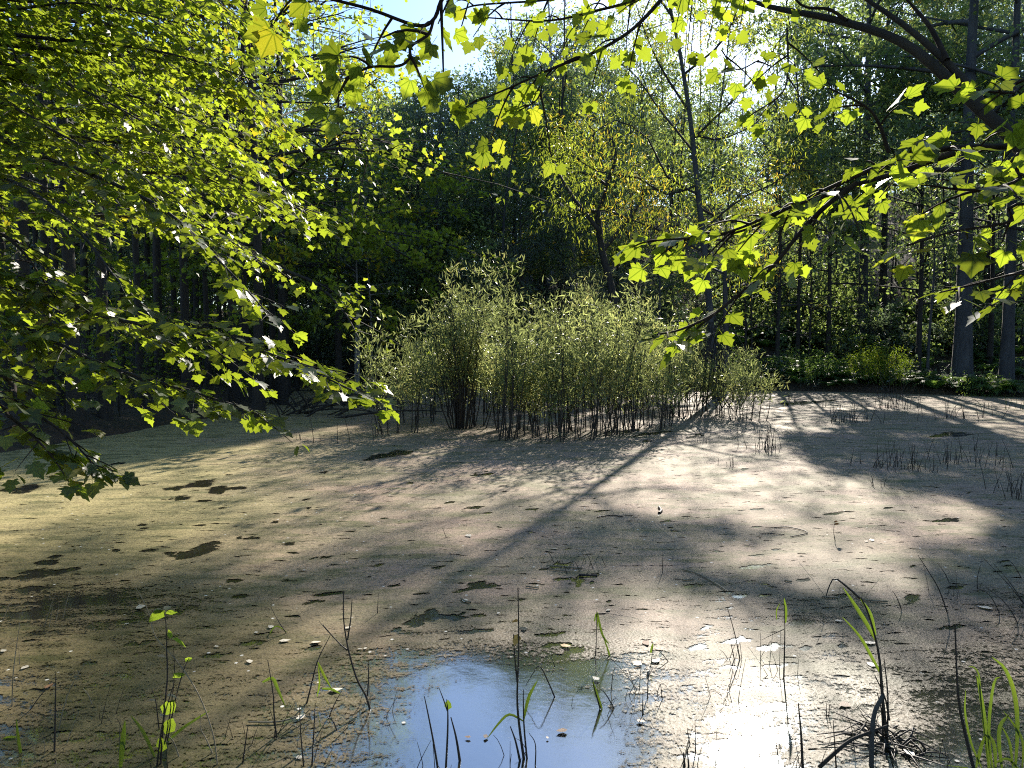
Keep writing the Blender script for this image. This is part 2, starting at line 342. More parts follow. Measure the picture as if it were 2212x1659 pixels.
o = bpy.data.objects.new('ground', mesh_np('ground', V, [Fq], M['floor'], True)); COL.objects.link(o); o['kind'] = 'structure'

yy = np.linspace(.3, 30, 60); xx = np.linspace(-13, 20, 60); X, Y = np.meshgrid(xx, yy)
nx = len(xx); i = (np.arange(len(yy) - 1)[:, None] * nx + np.arange(nx - 1)[None]).ravel()
o = bpy.data.objects.new('water', mesh_np('water', np.column_stack([X.ravel(), Y.ravel(), np.zeros(X.size)]), [np.stack([i, i + 1, i + nx + 1, i + nx], -1)], M['water'], True))
COL.objects.link(o); o['kind'] = 'structure'

CX = [0, 147, 295, 442, 590, 737, 885, 1032, 1180, 1327, 1475, 1622, 1769, 1917, 2064, 2212]
LY = [850, 880, 900, 940, 980, 1020, 1060, 1110, 1160, 1220, 1280, 1350, 1430, 1520, 1600, 1660]
LIT = [[0,0,0,0,0,0,0,1,2,4,5,7,6,7,7,4],
       [0,0,0,0,0,0,1,1,2,3,5,7,6,8,8,7],
       [0,0,0,0,1,2,2,2,3,4,6,7,5,4,7,7],
       [0,0,0,1,3,7,8,8,8,8,8,7,5,3,3,5],
       [0,1,3,6,7,8,8,9,9,9,9,7,5,2,1,2],
       [4,6,8,9,9,8,8,9,8,8,8,6,6,3,2,2],
       [8,9,9,8,6,7,8,7,5,6,7,6,7,6,3,2],
       [8,7,6,7,9,9,8,6,2,3,6,7,7,7,7,4],
       [2,2,6,8,9,8,6,3,1,1,1,3,6,7,7,3],
       [3,4,6,6,5,6,3,2,1,0,1,5,7,6,2,1],
       [3,2,1,1,4,5,4,2,1,4,4,1,3,6,4,1],
       [1,0,1,3,6,5,1,2,3,4,5,3,1,1,2,5],
       [3,4,2,4,6,6,2,1,3,6,7,8,6,2,1,2],
       [5,2,1,1,4,6,2,1,1,5,7,8,8,4,1,3],
       [2,1,1,1,4,5,1,0,0,2,8,9,7,5,1,3],
       [1,1,2,2,4,5,1,0,0,2,8,9,7,5,3,3]]
def lit(q):
    """how much direct sun the forest lets through to ground point q (n,2)"""
    x, y = q[:, 0], q[:, 1]; P = np.column_stack([x, np.maximum(y, .4), np.zeros(len(x))])
    px, py, _ = proj(P); a = table(LIT, LY, CX, px, np.clip(py, 850, 1660)) / 9
    a = np.where(py < 842, .10, a)
    left = (x < -2.2) & (y < 9) & ((px < 60) | (y < 2.6))
    a = np.where(left, .85, a)
    near = (y < 2.3) & ~left
    a = np.where(near, np.interp(x, [-2.2, 1.0, 1.8, 4], [.95, .85, .45, .35]), a)
    a = np.where((x < -7) & (y > 9), .25, a)
    a = np.where(np.hypot(x - 11.5, y - 22.4) < 1.4, .95, a)
    a = np.clip(a * 1.3 - .2, 0, 1)
    u = x * math.cos(SUN_AZ) - y * math.sin(SUN_AZ); v = x * math.sin(SUN_AZ) + y * math.cos(SUN_AZ)
    n = vnoise(u * 1.1 + 40, v * .38 + 7) * .6 + vnoise(u * 3.1 + 3, v * .9) * .4
    return np.clip((a + (n - .5) * .9 - .34) / .16, 0, 1)
def thin(P, keep=.10, strength=1.0):
    """mask of leaves that stay: the canopy is open where the sun reaches the pond"""
    q = P[:, :2] - P[:, 2:3] * (SD[:2] / SD[2])[None]
    L = lit(q) * strength
    return rng.random(len(P)) > L * (1 - keep)

COVER = {  # rows by picture height of the water: how closed the scum film is
    'y': [850, 1000, 1150, 1220, 1280, 1340, 1380, 1420, 1480, 1560, 1660],
    'g': [[1.05]*16, [1.05]*16, [.98]*5 + [1.0]*11,
          [.80,.84,.88,.92,.95,.97,.97,.97,.95,.95,.95,.92,.92,.95,.92,.9],
          [.62,.52,.55,.72,.85,.92,.92,.93,.90,.92,.92,.88,.80,.90,.92,.9],
          [.66,.52,.60,.74,.85,.90,.86,.84,.86,.90,.90,.85,.72,.85,.85,.8],
          [.74,.72,.74,.78,.84,.86,.74,.76,.84,.86,.86,.82,.78,.85,.78,.7],
          [.78,.76,.76,.78,.84,.76,.54,.42,.52,.52,.82,.82,.78,.78,.62,.62],
          [.74,.76,.76,.76,.80,.70,.46,.05,.34,.36,.78,.74,.70,.74,.52,.60],
          [.68,.70,.72,.74,.74,.62,.42,-.5,-.3,.42,.80,.58,.68,.66,.46,.54],
          [.60,.66,.68,.70,.68,.58,.40,-.6,-.6,.40,.78,.56,.72,.62,.45,.52]]}
HOLES = [(850,981,55,8),(425,1048,55,8),(470,1056,30,8),(510,1055,28,4),(390,1076,34,4),(40,1058,55,7),(410,1195,48,10),(440,1186,30,6),(105,1213,34,7),(120,1236,70,6),(60,1246,60,6),(70,1272,50,5),
 (250,1190,12,6),(1700,874,80,5),(2055,938,42,4),(2045,1124,32,6),(1970,1289,24,8),(1045,1265,40,9),(1210,1222,28,7),(1248,1256,24,9),(1265,1245,30,4),(925,1332,50,10),(988,1333,28,8),(890,1345,25,6),
 (1340,932,40,5),(1405,937,30,4),(1610,1013,12,3),(860,1360,18,5),(1000,1275,30,4),(180,1300,110,14),(60,1330,60,10),(2165,1213,18,4),(2175,1222,14,4),(1745,1398,16,6),(1820,1396,16,5),(1595,1380,26,6),
 (700,1205,22,3),(545,1163,26,3),(1030,1096,30,3),(970,1085,16,3),(830,1120,14,2),(1150,1100,22,3),(665,1078,14,3),(1440,1126,20,3),(1055,1023,26,3),(700,1020,12,2),(1910,885,0,0),(1500,943,22,3),(1400,953,20,3)]
rh = np.random.default_rng(99); H2 = []
for (hx, hy, hw, hh) in HOLES:          # every gap in the film is a ragged family of smaller ones
    if hw == 0: continue
    H2.append((hx, hy, hw * .62, hh * .6))
    for _ in range(5 if hw > 20 else 1):
        ox = rh.normal(0, .55); H2.append((hx + ox * hw, hy + rh.normal(0, .6) * hh - .06 * ox * hw, hw * rh.uniform(.15, .45), max(1.6, hh * rh.uniform(.2, .5))))
for _ in range(70):
    x_ = rh.uniform(100, 2100); y_ = 1000 + 450 * rh.random() ** .8; H2.append((x_, y_, rh.uniform(6, 22) * (y_ - 700) / 500, rh.uniform(1.5, 3.5) * (y_ - 700) / 500))
HOLES = H2
ys = np.concatenate([np.geomspace(.6, 2.2, 12)[:-1], np.geomspace(2.2, 29, 330)]); us = np.linspace(-1, 1, 360)
Yg = np.repeat(ys[:, None], len(us), 1); Xg = us[None] * (Yg * .70 + 1.6) + Yg * .06
V = np.column_stack([Xg.ravel(), Yg.ravel(), np.full(Xg.size, .004)]); nx = len(us)
px, py, _ = proj(V); cov = table(COVER['g'], COVER['y'], CX, px, np.clip(py, 850, 1660))
for k, (hx, hy, hw, hh) in enumerate(HOLES):
    if hw == 0: continue
    dx = px - hx; dy = py - hy; dy2 = dy + .10 * dx
    e = np.sqrt((dx / hw) ** 2 + (dy2 / hh) ** 2) + (vnoise(px * .06 + k, py * .28) - .5) * 1.1 + (vnoise(px * .17 + k * 3, py * .8) - .5) * .8
    cov = np.minimum(cov, np.interp(e, [.35, 1.8], [-.15, 1.15]))
cov -= np.interp(py, [1180, 1300, 1420], [0, .09, .12]) + .25 * np.clip((vnoise(V[:, 0] * .9 + 11, V[:, 1] * .9) - .62) * 3, 0, 1) * np.clip((py - 1100) / 200, 0, 1)
warm = np.interp(px + (vnoise(V[:, 0], V[:, 1]) - .5) * 300, [350, 900], [1, 0]) * np.interp(py, [900, 1150, 1300], [1, .9, .4])
wet = np.clip(np.interp(py + (vnoise(V[:, 0] * .8 + 31, V[:, 1] * .8) - .5) * 260 + np.interp(px, [0, 700, 1300, 2212], [60, -20, 20, -20]), [1130, 1420], [0, 1]), 0, 1)
ins = inside(V[:, 0], V[:, 1]) > -.25
i = (np.arange(len(ys) - 1)[:, None] * nx + np.arange(nx - 1)[None]).ravel()
Fq = np.stack([i, i + 1, i + nx + 1, i + nx], -1); Fq = Fq[ins[Fq].all(1)]
o = bpy.data.objects.new('pond_scum', mesh_np('pond_scum', V, [Fq], M['scum'], True, {'cover': cov, 'warm': warm, 'wet': wet})); COL.objects.link(o)
tag(o, 'tan film of duckweed, pollen and scum floating across the pond', 'pond scum', kind='stuff')

# ------------------------------------------------------------ trees
def oval_of(kind):
    return {'tri': TRI, 'oval': OVAL, 'ovalb': OVALB, 'lance': LANCE, 'lance4': LANCE4}[kind]
def grow(base, H, Rc, cb, lean=(0, 0), twigs=True, n=14, tr=.15, rise=(.15, 1.0), sag=.12, seed=1, prof=.7, wob=.15):
    r = np.random.default_rng(seed); base = np.asarray(base, float)
    t = np.linspace(0, 1, 10); ph = r.uniform(0, 6, 2)
    T = base + np.column_stack([lean[0] * t ** 1.4 + wob * np.sin(t * 5 + ph[0]) * t, lean[1] * t ** 1.4 + wob * np.sin(t * 4 + ph[1]) * t, H * t * .97])
    T[0, 2] -= .3
    tr_r = tr * (1 - .88 * t) * np.where(t < .05, 1.35, 1); trunk = (T, tr_r, 8)
    limbs, seg = [], []
    for k in range(n):
        u = cb + (.97 - cb) * (k + .5 * r.random()) / n; o = np.array([np.interp(u, t, T[:, j]) for j in range(3)])
        f = (u - cb) / (1 - cb); L = Rc * max(.18, math.sin(PI * min(1, f * .8 + .22)) ** prof) * r.uniform(.75, 1.15)
        az = k * 2.4 + r.uniform(-.5, .5); ri = rise[0] + (rise[1] - rise[0]) * f + r.uniform(-.15, .15)
        d = np.array([math.cos(az) * math.cos(ri), math.sin(az) * math.cos(ri), math.sin(ri)])
        s = np.linspace(0, 1, 6)[:, None]; bend = r.normal(0, .12, 3) * L
        Lp = o + d * L * s + bend * s ** 2 + np.array([0, 0, -sag * L]) * s ** 2.2
        limbs.append((Lp, tr * .36 * (1 - .45 * f) * (1 - .85 * s[:, 0]) + .004, 5)); seg.append((Lp[2], Lp[4], .6)); seg.append((Lp[4], Lp[5], .6))
        for m_ in range(6):
            uu = r.uniform(.25, .98); p0 = np.array([np.interp(uu, s[:, 0], Lp[:, j]) for j in range(3)])
            dd = nrm(d + r.normal(0, .75, 3) * [1, 1, .55]); l2 = L * r.uniform(.22, .5); p1 = p0 + dd * l2 + [0, 0, -sag * l2]
            if twigs: limbs.append((np.array([p0, (p0 + p1) / 2 + [0, 0, .03 * l2], p1]), tr * .10 * np.array([1, .6, .2]) + .003, 3))
            seg.append((p0, p1, 1.0))
    return trunk, limbs, seg
def leaves_on(seg, N, size, spread, flat, seed, droop=.5, upr=.75, tilt=.55):
    r = np.random.default_rng(seed); A = np.array([s[0] for s in seg]); B = np.array([s[1] for s in seg]); W = np.array([s[2] * (np.linalg.norm(s[1] - s[0]) + .15) for s in seg])
    # clumps: each segment carries a handful of leaf sprays, sprays carry leaves
    ns = max(1, N // 14); k = r.choice(len(seg), ns, p=W / W.sum()); u = r.random(ns) ** .8
    C = A[k] + (B[k] - A[k]) * u[:, None] + r.normal(0, spread, (ns, 3)) * [1, 1, flat]
    sd = nrm(nrm(B[k] - A[k]) + r.normal(0, .6, (ns, 3))); j = np.repeat(np.arange(ns), 14)
    P = C[j] + sd[j] * r.uniform(0, 3.2 * size, (len(j), 1)) + r.normal(0, size * .9, (len(j), 3)) * [1, 1, .5]
    ax = nrm(sd[j] * .6 + r.normal(0, .6, (len(j), 3)) + [0, 0, -droop]); no = nrm(np.array([.10, .25, upr]) + r.normal(0, tilt, (len(j), 3)))
    return P, ax, no, size * r.uniform(.65, 1.25, len(j))
def tree(name, label, cat, base, H, Rc, cb, N, size, kind, leafm, barkm='bark', group=None, keep=.12, thinit=True, spread=None, flat=.5, limb_parts=False, droop=.5, upr=.75, tilt=.55, strength=1.0, zmax=None, **kw):
    base = np.array([base[0], base[1], ground(base[0], base[1]) if len(base) < 3 else base[2]], float)
    if name == 'forest_tree':
        q = base[None] + np.array([[0, 0, H * f] for f in (.45, .6, .75, .9)]); q = q[:, :2] - q[:, 2:3] * (SD[:2] / SD[2])[None]
        if lit(q).mean() > .8: return None
    trunk, limbs, seg = grow(base, H, Rc, cb, **kw); root = empty(name, base, label, cat, group)
    if limb_parts:
        V, Fs = tubes([trunk]); part('trunk', V, Fs, M[barkm], root, True)
        for a in range(0, len(limbs), 7):
            V, Fs = tubes(limbs[a:a + 7]); part('limb', V, Fs, M[barkm], root, True)
    else:
        V, Fs = tubes([trunk] + limbs); part('trunk', V, Fs, M[barkm], root, True)
    if N:
        P, ax, no, s = leaves_on(seg, N, size, spread or Rc * .09, flat, kw.get('seed', 1) + 100, droop, upr, tilt)
        k = np.ones(len(P), bool)
        if thinit: k = thin(P, keep, strength)
        if zmax is not None:
            sx, sy, _ = proj(P); k &= ~zmax(sx, sy, P)
        P, ax, no, s = P[k], ax[k], no[k], s[k]
        if len(P):
            V, Fs = place(oval_of(kind), P, ax, no, s) if kind != 'maple' else place(MAPLE_LO[kw.get('seed', 1) % 5], P, ax, no, s)
            part('crown', V, Fs, M[leafm], root)
    return root

def sky_hole(sx, sy, P):
    """leaves above this line are dropped: the gap of open sky between the crowns"""
    az = np.degrees(np.arctan2(P[:, 0], P[:, 1])); el = np.degrees(np.arctan2(P[:, 2] - CAMZ, np.hypot(P[:, 0], P[:, 1])))
    top = np.interp(az, [-22, -13, -10.5, -9.5, -5, -3.5, -1, 4, 6, 9, 12, 15], [60, 60, 45, 19.0, 18.5, 21.5, 23.3, 23, 25, 28, 45, 60])
    return el > top + (vnoise(az * 1.3, az * 0 + 3) - .5) * 3.0
def at_base(px, py, Y):
    p = at(px, py, Y); return (p[0], p[1])
# ------------------------------------------------------------ the forest behind the pond
def topel(az):
    return float(np.interp(az, [-30, -14, -11, -9, -5, -3.5, -1, 4, 6, 9, 12, 16], [50, 46, 32, 18.5, 18.5, 22, 23.8, 24.5, 27, 33, 45, 52]))
def hlimit(x, y, Rc):
    azs = [math.degrees(math.atan2(x + k * Rc * .7, y)) for k in (-1, 0, 1)]
    return CAMZ + math.hypot(x, y) * math.tan(R(min(topel(a) for a in azs)))
r = np.random.default_rng(11)
ORD = 'first second third fourth fifth sixth seventh eighth ninth tenth eleventh twelfth thirteenth fourteenth fifteenth sixteenth seventeenth eighteenth nineteenth twentieth'.split()
FGRP = 'trees of the forest on the slope behind the pond'
FLAB = {'f': 'mid green broadleaf tree in the forest on the slope behind the pond', 's': 'dark shaded tree deep in the forest behind the pond'}
kf = 0
for row, yy_ in enumerate(np.concatenate([np.arange(29, 60, 3.9), np.arange(62, 80, 5.0)])):
    nth = 0
    for xx_ in np.arange(-.80 * yy_, .80 * yy_, 3.9 + row * .12):
        x = xx_ + r.uniform(-1.3, 1.3); y = yy_ + r.uniform(-1.5, 1.5)
        if x < -9 and y < 26: continue
        g = float(ground(x, y)); Rc = r.uniform(3.0, 4.6); H = min(r.uniform(14, 22), hlimit(x, y, Rc) - g)
        seed = int(r.integers(1, 9999)); kf += 1
        if y > 59: H = min(H, r.uniform(8, 12)); Rc *= 1.15
        if H < 5: continue
        dark = r.random() < .35
        if abs(x) < .68 * y: nth += 1
        ll = FLAB['s' if dark else 'f']; gg = ('darker ' if dark else '') + FGRP
        if row < 3 and abs(x) < .68 * y and nth <= 20: ll = '%s, %s from the left in the %s row behind the pond' % ('dark leaved tree' if dark else 'mid green tree', ORD[nth - 1], ORD[row])
        az_ = math.degrees(math.atan2(x, y))
        N = int((6400 if y < 36 else 4000) * min(1.2, H / 15) * (.8 if az_ > 15 else 1.1))
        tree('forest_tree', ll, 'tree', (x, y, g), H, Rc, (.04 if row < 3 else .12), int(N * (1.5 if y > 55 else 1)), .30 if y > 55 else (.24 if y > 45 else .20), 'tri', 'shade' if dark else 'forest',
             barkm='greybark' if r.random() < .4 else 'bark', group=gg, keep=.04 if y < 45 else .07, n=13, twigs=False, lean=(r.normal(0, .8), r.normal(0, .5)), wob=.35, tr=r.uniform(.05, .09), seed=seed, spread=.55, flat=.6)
for yy_ in np.arange(6, 31, 3.6):
    for x in list(np.arange(-27, -9.2, 3.6)) + list(np.arange(18.5, 29, 3.6)):
        if x > 0 and yy_ < 10: continue
        x = x + r.uniform(-1.2, 1.2); y = yy_ + r.uniform(-1.2, 1.2); g = float(ground(x, y))
        if float(inside(x, y)) > -.8 or (x < 0 and x > -9.5 and y < 12): continue
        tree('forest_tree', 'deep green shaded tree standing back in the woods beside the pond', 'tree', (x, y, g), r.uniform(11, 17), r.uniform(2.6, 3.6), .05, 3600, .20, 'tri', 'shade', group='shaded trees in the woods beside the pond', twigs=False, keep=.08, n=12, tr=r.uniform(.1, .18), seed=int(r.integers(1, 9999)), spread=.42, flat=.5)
for k, (x, y) in enumerate([(-8, -3), (-4.5, -6), (0.5, -5.2), (4.5, -4), (8.5, -3), (-10, -9), (-2, -10), (3, -10), (9, -9), (12, 0), (-12, 1.5), (6.5, -7.5)]):  # unseen trees added behind the camera, blocking skylight to deepen shade on the scum
    tree('unseen_shore_tree', 'unseen broadleaf tree on the near shore, added behind the viewpoint to hold back skylight', 'tree', (x, y), r.uniform(13, 17), r.uniform(3.6, 4.6), .18, 4200, .28, 'tri', 'forest', group='unseen trees added behind the viewpoint to hold back skylight', twigs=False, keep=1.0, n=14, tr=.16, seed=700 + k, spread=.5, flat=.5)
for k in range(34):
    px = r.uniform(1560, 2300) if k < 26 else r.uniform(560, 1000); Y = r.uniform(26.8, 40); b = at_base(px, 700, Y); g = float(ground(*b)); Rc = r.uniform(1.8, 2.8)
    H = min(r.uniform(3.5, 7), hlimit(b[0], b[1], 1.5) - g)
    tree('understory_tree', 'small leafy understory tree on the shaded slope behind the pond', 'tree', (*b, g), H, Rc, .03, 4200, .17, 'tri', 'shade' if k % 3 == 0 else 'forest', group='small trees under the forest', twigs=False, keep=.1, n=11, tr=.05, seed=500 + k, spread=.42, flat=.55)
# dense shaded growth at the back of the pond, left and centre
for (px, Y, H, Rc, N, lf, lab) in [
        (640, 24.5, 7.5, 3.0, 5200, 'shade', 'dark rounded tree on the far bank left of the pale stems'),
        (760, 27.0, 8.5, 3.2, 5200, 'forest', 'small green tree on the far bank behind the left end of the willow shrubs'),
        (860, 28.5, 9.0, 3.2, 5200, 'forest', 'small tree rising under the patch of open blue sky'),
        (950, 28.0, 9.5, 3.3, 6500, 'shade', 'dark tree behind the tallest willow shrub, left one of a pair'),
        (1060, 29.0, 10.5, 3.4, 6500, 'forest', 'broad green tree at the centre of the far bank'),
        (1130, 27.5, 7.0, 3.0, 6000, 'shade', 'low dark tree directly behind the willow shrubs'),
        (1215, 28.5, 7.2, 3.0, 7500, 'shade', 'darkest evergreen tree behind the middle of the willow shrubs'),
        (1370, 28.0, 7.6, 3.2, 5500, 'shade', 'dark tree between the crooked trunk and the pond tree'),
        (1450, 29.0, 9.5, 3.3, 4500, 'forest', 'green tree close behind the upright tree in the pond')]:
    b = at_base(px, 700, Y)
    tree('shade_tree', lab, 'tree', b, H, Rc, .05, N, .15, 'lance' if lf == 'shade' else 'oval', lf, group='shaded trees along the far bank', keep=.12, n=14, tr=.09, seed=int(px), spread=.38, flat=.5, rise=(-.1, 1.0), strength=.95)
for (px, Y, Rc, N, lab, lf) in [
        (985, 33.0, 3.2, 7000, 'tree with a thin feathery top just right of the open sky', 'forest'),
        (1110, 35.0, 3.4, 8000, 'tall slender topped tree in the middle of the skyline', 'forest'),
        (905, 31.5, 2.6, 4500, 'low topped tree directly under the open sky', 'forest'),
        (1210, 32.0, 3.4, 7000, 'tree with yellowing leaves left of the pond tree', 'tree_willow')]:
    b = at_base(px, 700, Y); g = float(ground(*b))
    tree('skyline_tree', lab, 'tree', (*b, g), hlimit(b[0], b[1], 1.0) - g + .6, Rc, .2, N, .16, 'oval', lf, keep=.08, n=16, tr=.13, seed=int(px) + 3, spread=.36, flat=.7, rise=(.3, 1.35))

# tree standing in the pond at the right of the willows, narrow leaves
def limb_line(pts, r0, r1, n=10):
    L = smoothline(pts, n); return (L, np.linspace(r0, r1, n), 6)
b = onwater(1545, 864); D = b[1]
root = empty('pond_tree', b, 'tall dark trunked tree with narrow yellow green leaves standing in the pond', 'tree')
tk = smoothline([at(1548, 880, D), at(1540, 760, D), at(1524, 560, D), at(1508, 420, D), at(1494, 280, D), at(1470, 120, D), at(1440, -20, D + .2), at(1420, -160, D + .3)], 22)
V, Fs = tubes([(tk, np.linspace(.115, .025, 22), 9)]); part('trunk', V, Fs, M['greybark'], root, True)
PL = [[(1522, 545), (1440, 505), (1330, 462), (1285, 455), (1240, 470)], [(1516, 500), (1600, 430), (1700, 380), (1760, 300)], [(1508, 420), (1440, 380), (1400, 300), (1330, 260), (1270, 300)],
      [(1500, 330), (1420, 230), (1370, 160), (1300, 110)], [(1497, 300), (1580, 220), (1650, 140), (1700, 60)], [(1488, 240), (1430, 150), (1390, 60), (1360, -40)],
      [(1478, 160), (1560, 90), (1600, 0), (1630, -80)], [(1512, 450), (1580, 480), (1650, 470), (1700, 440)], [(1505, 400), (1440, 420), (1380, 385), (1290, 370), (1230, 330)], [(1520, 520), (1570, 520), (1620, 545)],
      [(1455, 40), (1400, -40), (1360, -120)], [(1450, 20), (1500, -60), (1560, -150)], [(1495, 290), (1560, 300), (1640, 260), (1690, 200)]]
seg = []; rr = np.random.default_rng(5)
for k, pl in enumerate(PL):
    dd = rr.uniform(-2.2, 2.2); pts = [at(x, y, D + dd * j / (len(pl) - 1)) for j, (x, y) in enumerate(pl)]
    L = smoothline(pts, 9); ls = [(L, np.linspace(.036, .008, 9), 6)]; seg += [(L[j], L[j + 1], 1.0) for j in range(3, 8)]
    for m_ in range(12):
        j = rr.integers(2, 9); p0 = L[j - 1] + (L[min(j, 8)] - L[j - 1]) * rr.random(); d = nrm(rr.normal(0, 1, 3) * [1, 1, .8] + [0, 0, .25]); p1 = p0 + d * rr.uniform(.5, 1.5) + [0, 0, -.1]
        ls.append((np.array([p0, (p0 + p1) / 2 + [0, 0, .06], p1]), [.014, .009, .004], 4)); seg.append((p0, p1, 1.3))
    V, Fs = tubes(ls); part('limb', V, Fs, M['bark'], root, True)
P, ax, no, s = leaves_on(seg, 19000, .135, .30, .75, 77, droop=.9); kk = thin(P, .5); V, Fs = place(LANCE, P[kk], ax[kk], no[kk], s[kk]); part('crown', V, Fs, M['tree_willow'], root)
# crooked dead-topped trunk left of it
D = 22.0
root = empty('crooked_tree', [*at(1335, 720, D)[:2], 0], 'crooked dark tree with a broken top behind the willow shrubs', 'tree')
tk = smoothline([at(1335, 850, D), at(1332, 700, D), at(1318, 610, D), at(1300, 540, D), at(1290, 455, D)], 12)
V, Fs = tubes([(tk, np.linspace(.13, .09, 12), 8)]); part('trunk', V, Fs, M['bark'], root, True)
seg = []
for pl in [[(1290, 460), (1265, 452), (1240, 455)], [(1290, 456), (1310, 400), (1255, 372), (1225, 380)], [(1303, 540), (1360, 470), (1390, 420), (1380, 370)], [(1296, 500), (1240, 430), (1200, 360), (1180, 300)], [(1310, 400), (1330, 330), (1300, 250)]]:
    L = smoothline([at(x, y, D + rr.uniform(-.6, .6)) for x, y in pl], 7); V, Fs = tubes([(L, np.linspace(.07, .015, 7), 6)]); part('limb', V, Fs, M['bark'], root, True); seg += [(L[j], L[j + 1], 1) for j in range(3, 6)]
    for m_ in range(9):
        p0 = L[rr.integers(2, 7)]; p1 = p0 + nrm(rr.normal(0, 1, 3)) * rr.uniform(.6, 1.6); seg.append((p0, p1, 1))
P, ax, no, s = leaves_on(seg, 5200, .14, .35, .7, 78, droop=.9); kk = thin(P, .6); V, Fs = place(LANCE, P[kk], ax[kk], no[kk], s[kk]); part('crown', V, Fs, M['tree_willow'], root)

# big trees at the right edge
for (px, Y, H, Rc, cb, tr_, N, bk, lab) in [
        (2082, 23.8, 21, 5.0, .30, .27, 8500, 'greybark', 'thick blue grey trunked tree near the right edge, left of the pair'),
        (2178, 23.2, 20, 4.5, .32, .19, 7000, 'greybark', 'grey trunked tree at the waterline at the right edge'),
        (1862, 29.0, 21, 4.5, .30, .20, 6500, 'greybark', 'grey trunked tree rising behind the arching dark branch'),
        (1905, 31.0, 20, 4.0, .30, .16, 5500, 'bark', 'slimmer trunk just right of the grey trunk behind the arching branch'),
        (1985, 25.6, 12, 4.0, .22, .10, 6500, 'bark', 'leafy tree between the grey trunks at the right'),
        (1790, 27.5, 11, 3.6, .25, .10, 5500, 'bark', 'leafy tree left of the fern bank with a dense dark crown'),
        (1680, 26.8, 9.5, 3.2, .22, .09, 5000, 'bark', 'small leafy tree right of the pond tree on the far bank'),
        (2140, 26.6, 11, 4.0, .2, .10, 6000, 'bark', 'leafy tree behind the two trunks at the right edge'),
        (2290, 21.5, 18, 5.0, .2, .2, 6500, 'bark', 'tree leaning in from beyond the right edge')]:
    b = at_base(px, 700, Y)
    tree('bank_tree', lab, 'tree', b, H, Rc, cb, N, .15, 'ovalb', 'forest', barkm=bk, keep=.07, n=16, tr=tr_, seed=int(px), spread=.42, flat=.5, limb_parts=True, strength=.95)
for (px, Y, py0, H, tr_, lab) in [(1140, 40, 0, 15.0, .22, 'bare grey dead trunk left of two, high in the middle of the forest'), (1186, 40.5, 0, 16.0, .24, 'bare grey dead trunk right of two, high in the middle of the forest'),
        (1766, 44, 0, 16, .09, 'thin pale trunk left of two in the bright gap of the forest'), (1782, 44.5, 0, 16, .10, 'thin pale trunk right of two in the bright gap of the forest'),
        (1235, 31, 0, 5.0, .14, 'broken pale snag above the willow shrubs')]:
    b = at_base(px, 700, Y)
    tree('dead_tree', lab, 'dead tree', b, H, 1.6, .5, 0, .1, 'oval', 'forest', barkm='palebark', n=10, tr=tr_, seed=int(px), rise=(.7, 1.3))
for px, Y, lab in [(772, 23.5, 'slender pale sapling on the far bank left of the willows'), (800, 25, 'second slender pale sapling on the far bank'), (768, 22.8, 'thinnest pale sapling beside the slender ones'), (1420, 25, 'thin dark trunk behind the right part of the willow shrubs'), (1568, 24, 'straight grey trunk just right of the pond tree'), (2005, 24.6, 'thin dark trunk above the bright yellow green bush')]:
    b = at_base(px, 760, Y); tree('sapling', lab, 'sapling', b, 7.5, 1.6, .5, 500, .12, 'oval', 'forest', barkm='palebark' if 'pale' in lab else 'greybark', n=7, tr=.055 if 'grey' not in lab else .14, seed=int(px) + 1, keep=.3)

# ------------------------------------------------------------ left bank: dark trunks and layered crowns
LB = [(60, 12.4, 26), (105, 12.9, 22), (163, 12.3, 30), (226, 13.2, 27), (302, 15.2, 17), (347, 16.0, 21), (405, 15.6, 22), (452, 17.2, 14), (505, 17.4, 20), (532, 18.6, 24), (590, 19.3, 15), (560, 20.5, 16),
      (20, 14.5, 20), (130, 16.5, 16), (190, 18.5, 18), (265, 18.0, 14), (325, 20.0, 16), (380, 21.0, 14), (430, 22.0, 16), (480, 22.5, 13), (620, 22.6, 16), (90, 20.0, 14), (150, 24.0, 14), (240, 24.0, 12), (340, 26.0, 14), (440, 27.0, 13), (530, 27.0, 14)]
words = ['stout dark trunked', 'slim dark trunked', 'straight dark trunked', 'rough barked']
for k, (px, Y, wpx) in enumerate(LB):
    b = at_base(px, 850, Y); rad = wpx / 2 / F0 * Y; g = max(-.05, float(ground(*b)))
    nearer = k < 12
    lab = (['leftmost stout dark trunk at the waterline below the maple boughs', 'second dark trunk from the left edge on the near left bank', 'thick dark trunk at the waterline beneath the lowest bough', 'thick trunk beside the lowest bough on the left bank', 'thin dark trunk in the left stand, in the gap between two bough tips', 'dark trunk left of the widest gap in the left stand', 'dark trunk at the waterline below the long bough', 'narrow dark trunk in the middle of the left stand', 'leaning dark trunk at the waterline under the bough tip', 'thick dark trunk right of the middle of the left stand', 'short footed dark trunk in the shallows by the fallen brush', 'dark trunk behind the fallen brush'][k] if nearer else 'slim dark trunked tree deep in the shade of the left bank')
    tree('bank_tree', lab, 'tree', (*b, g), r.uniform(12, 16), r.uniform(3.2, 4.2), .36 if Y < 20 else .3, (3300 if Y < 18 else 2200), .125 if Y < 18 else .15, 'maple' if Y < 16 else 'ovalb', 'far_maple', barkm='bark',
         group='dark trunked trees on the left bank', keep=.10, n=12, tr=rad, seed=k + 50, spread=.35, flat=.28, rise=(-.05, .8), strength=1.0, droop=.35, upr=.9, tilt=.38)
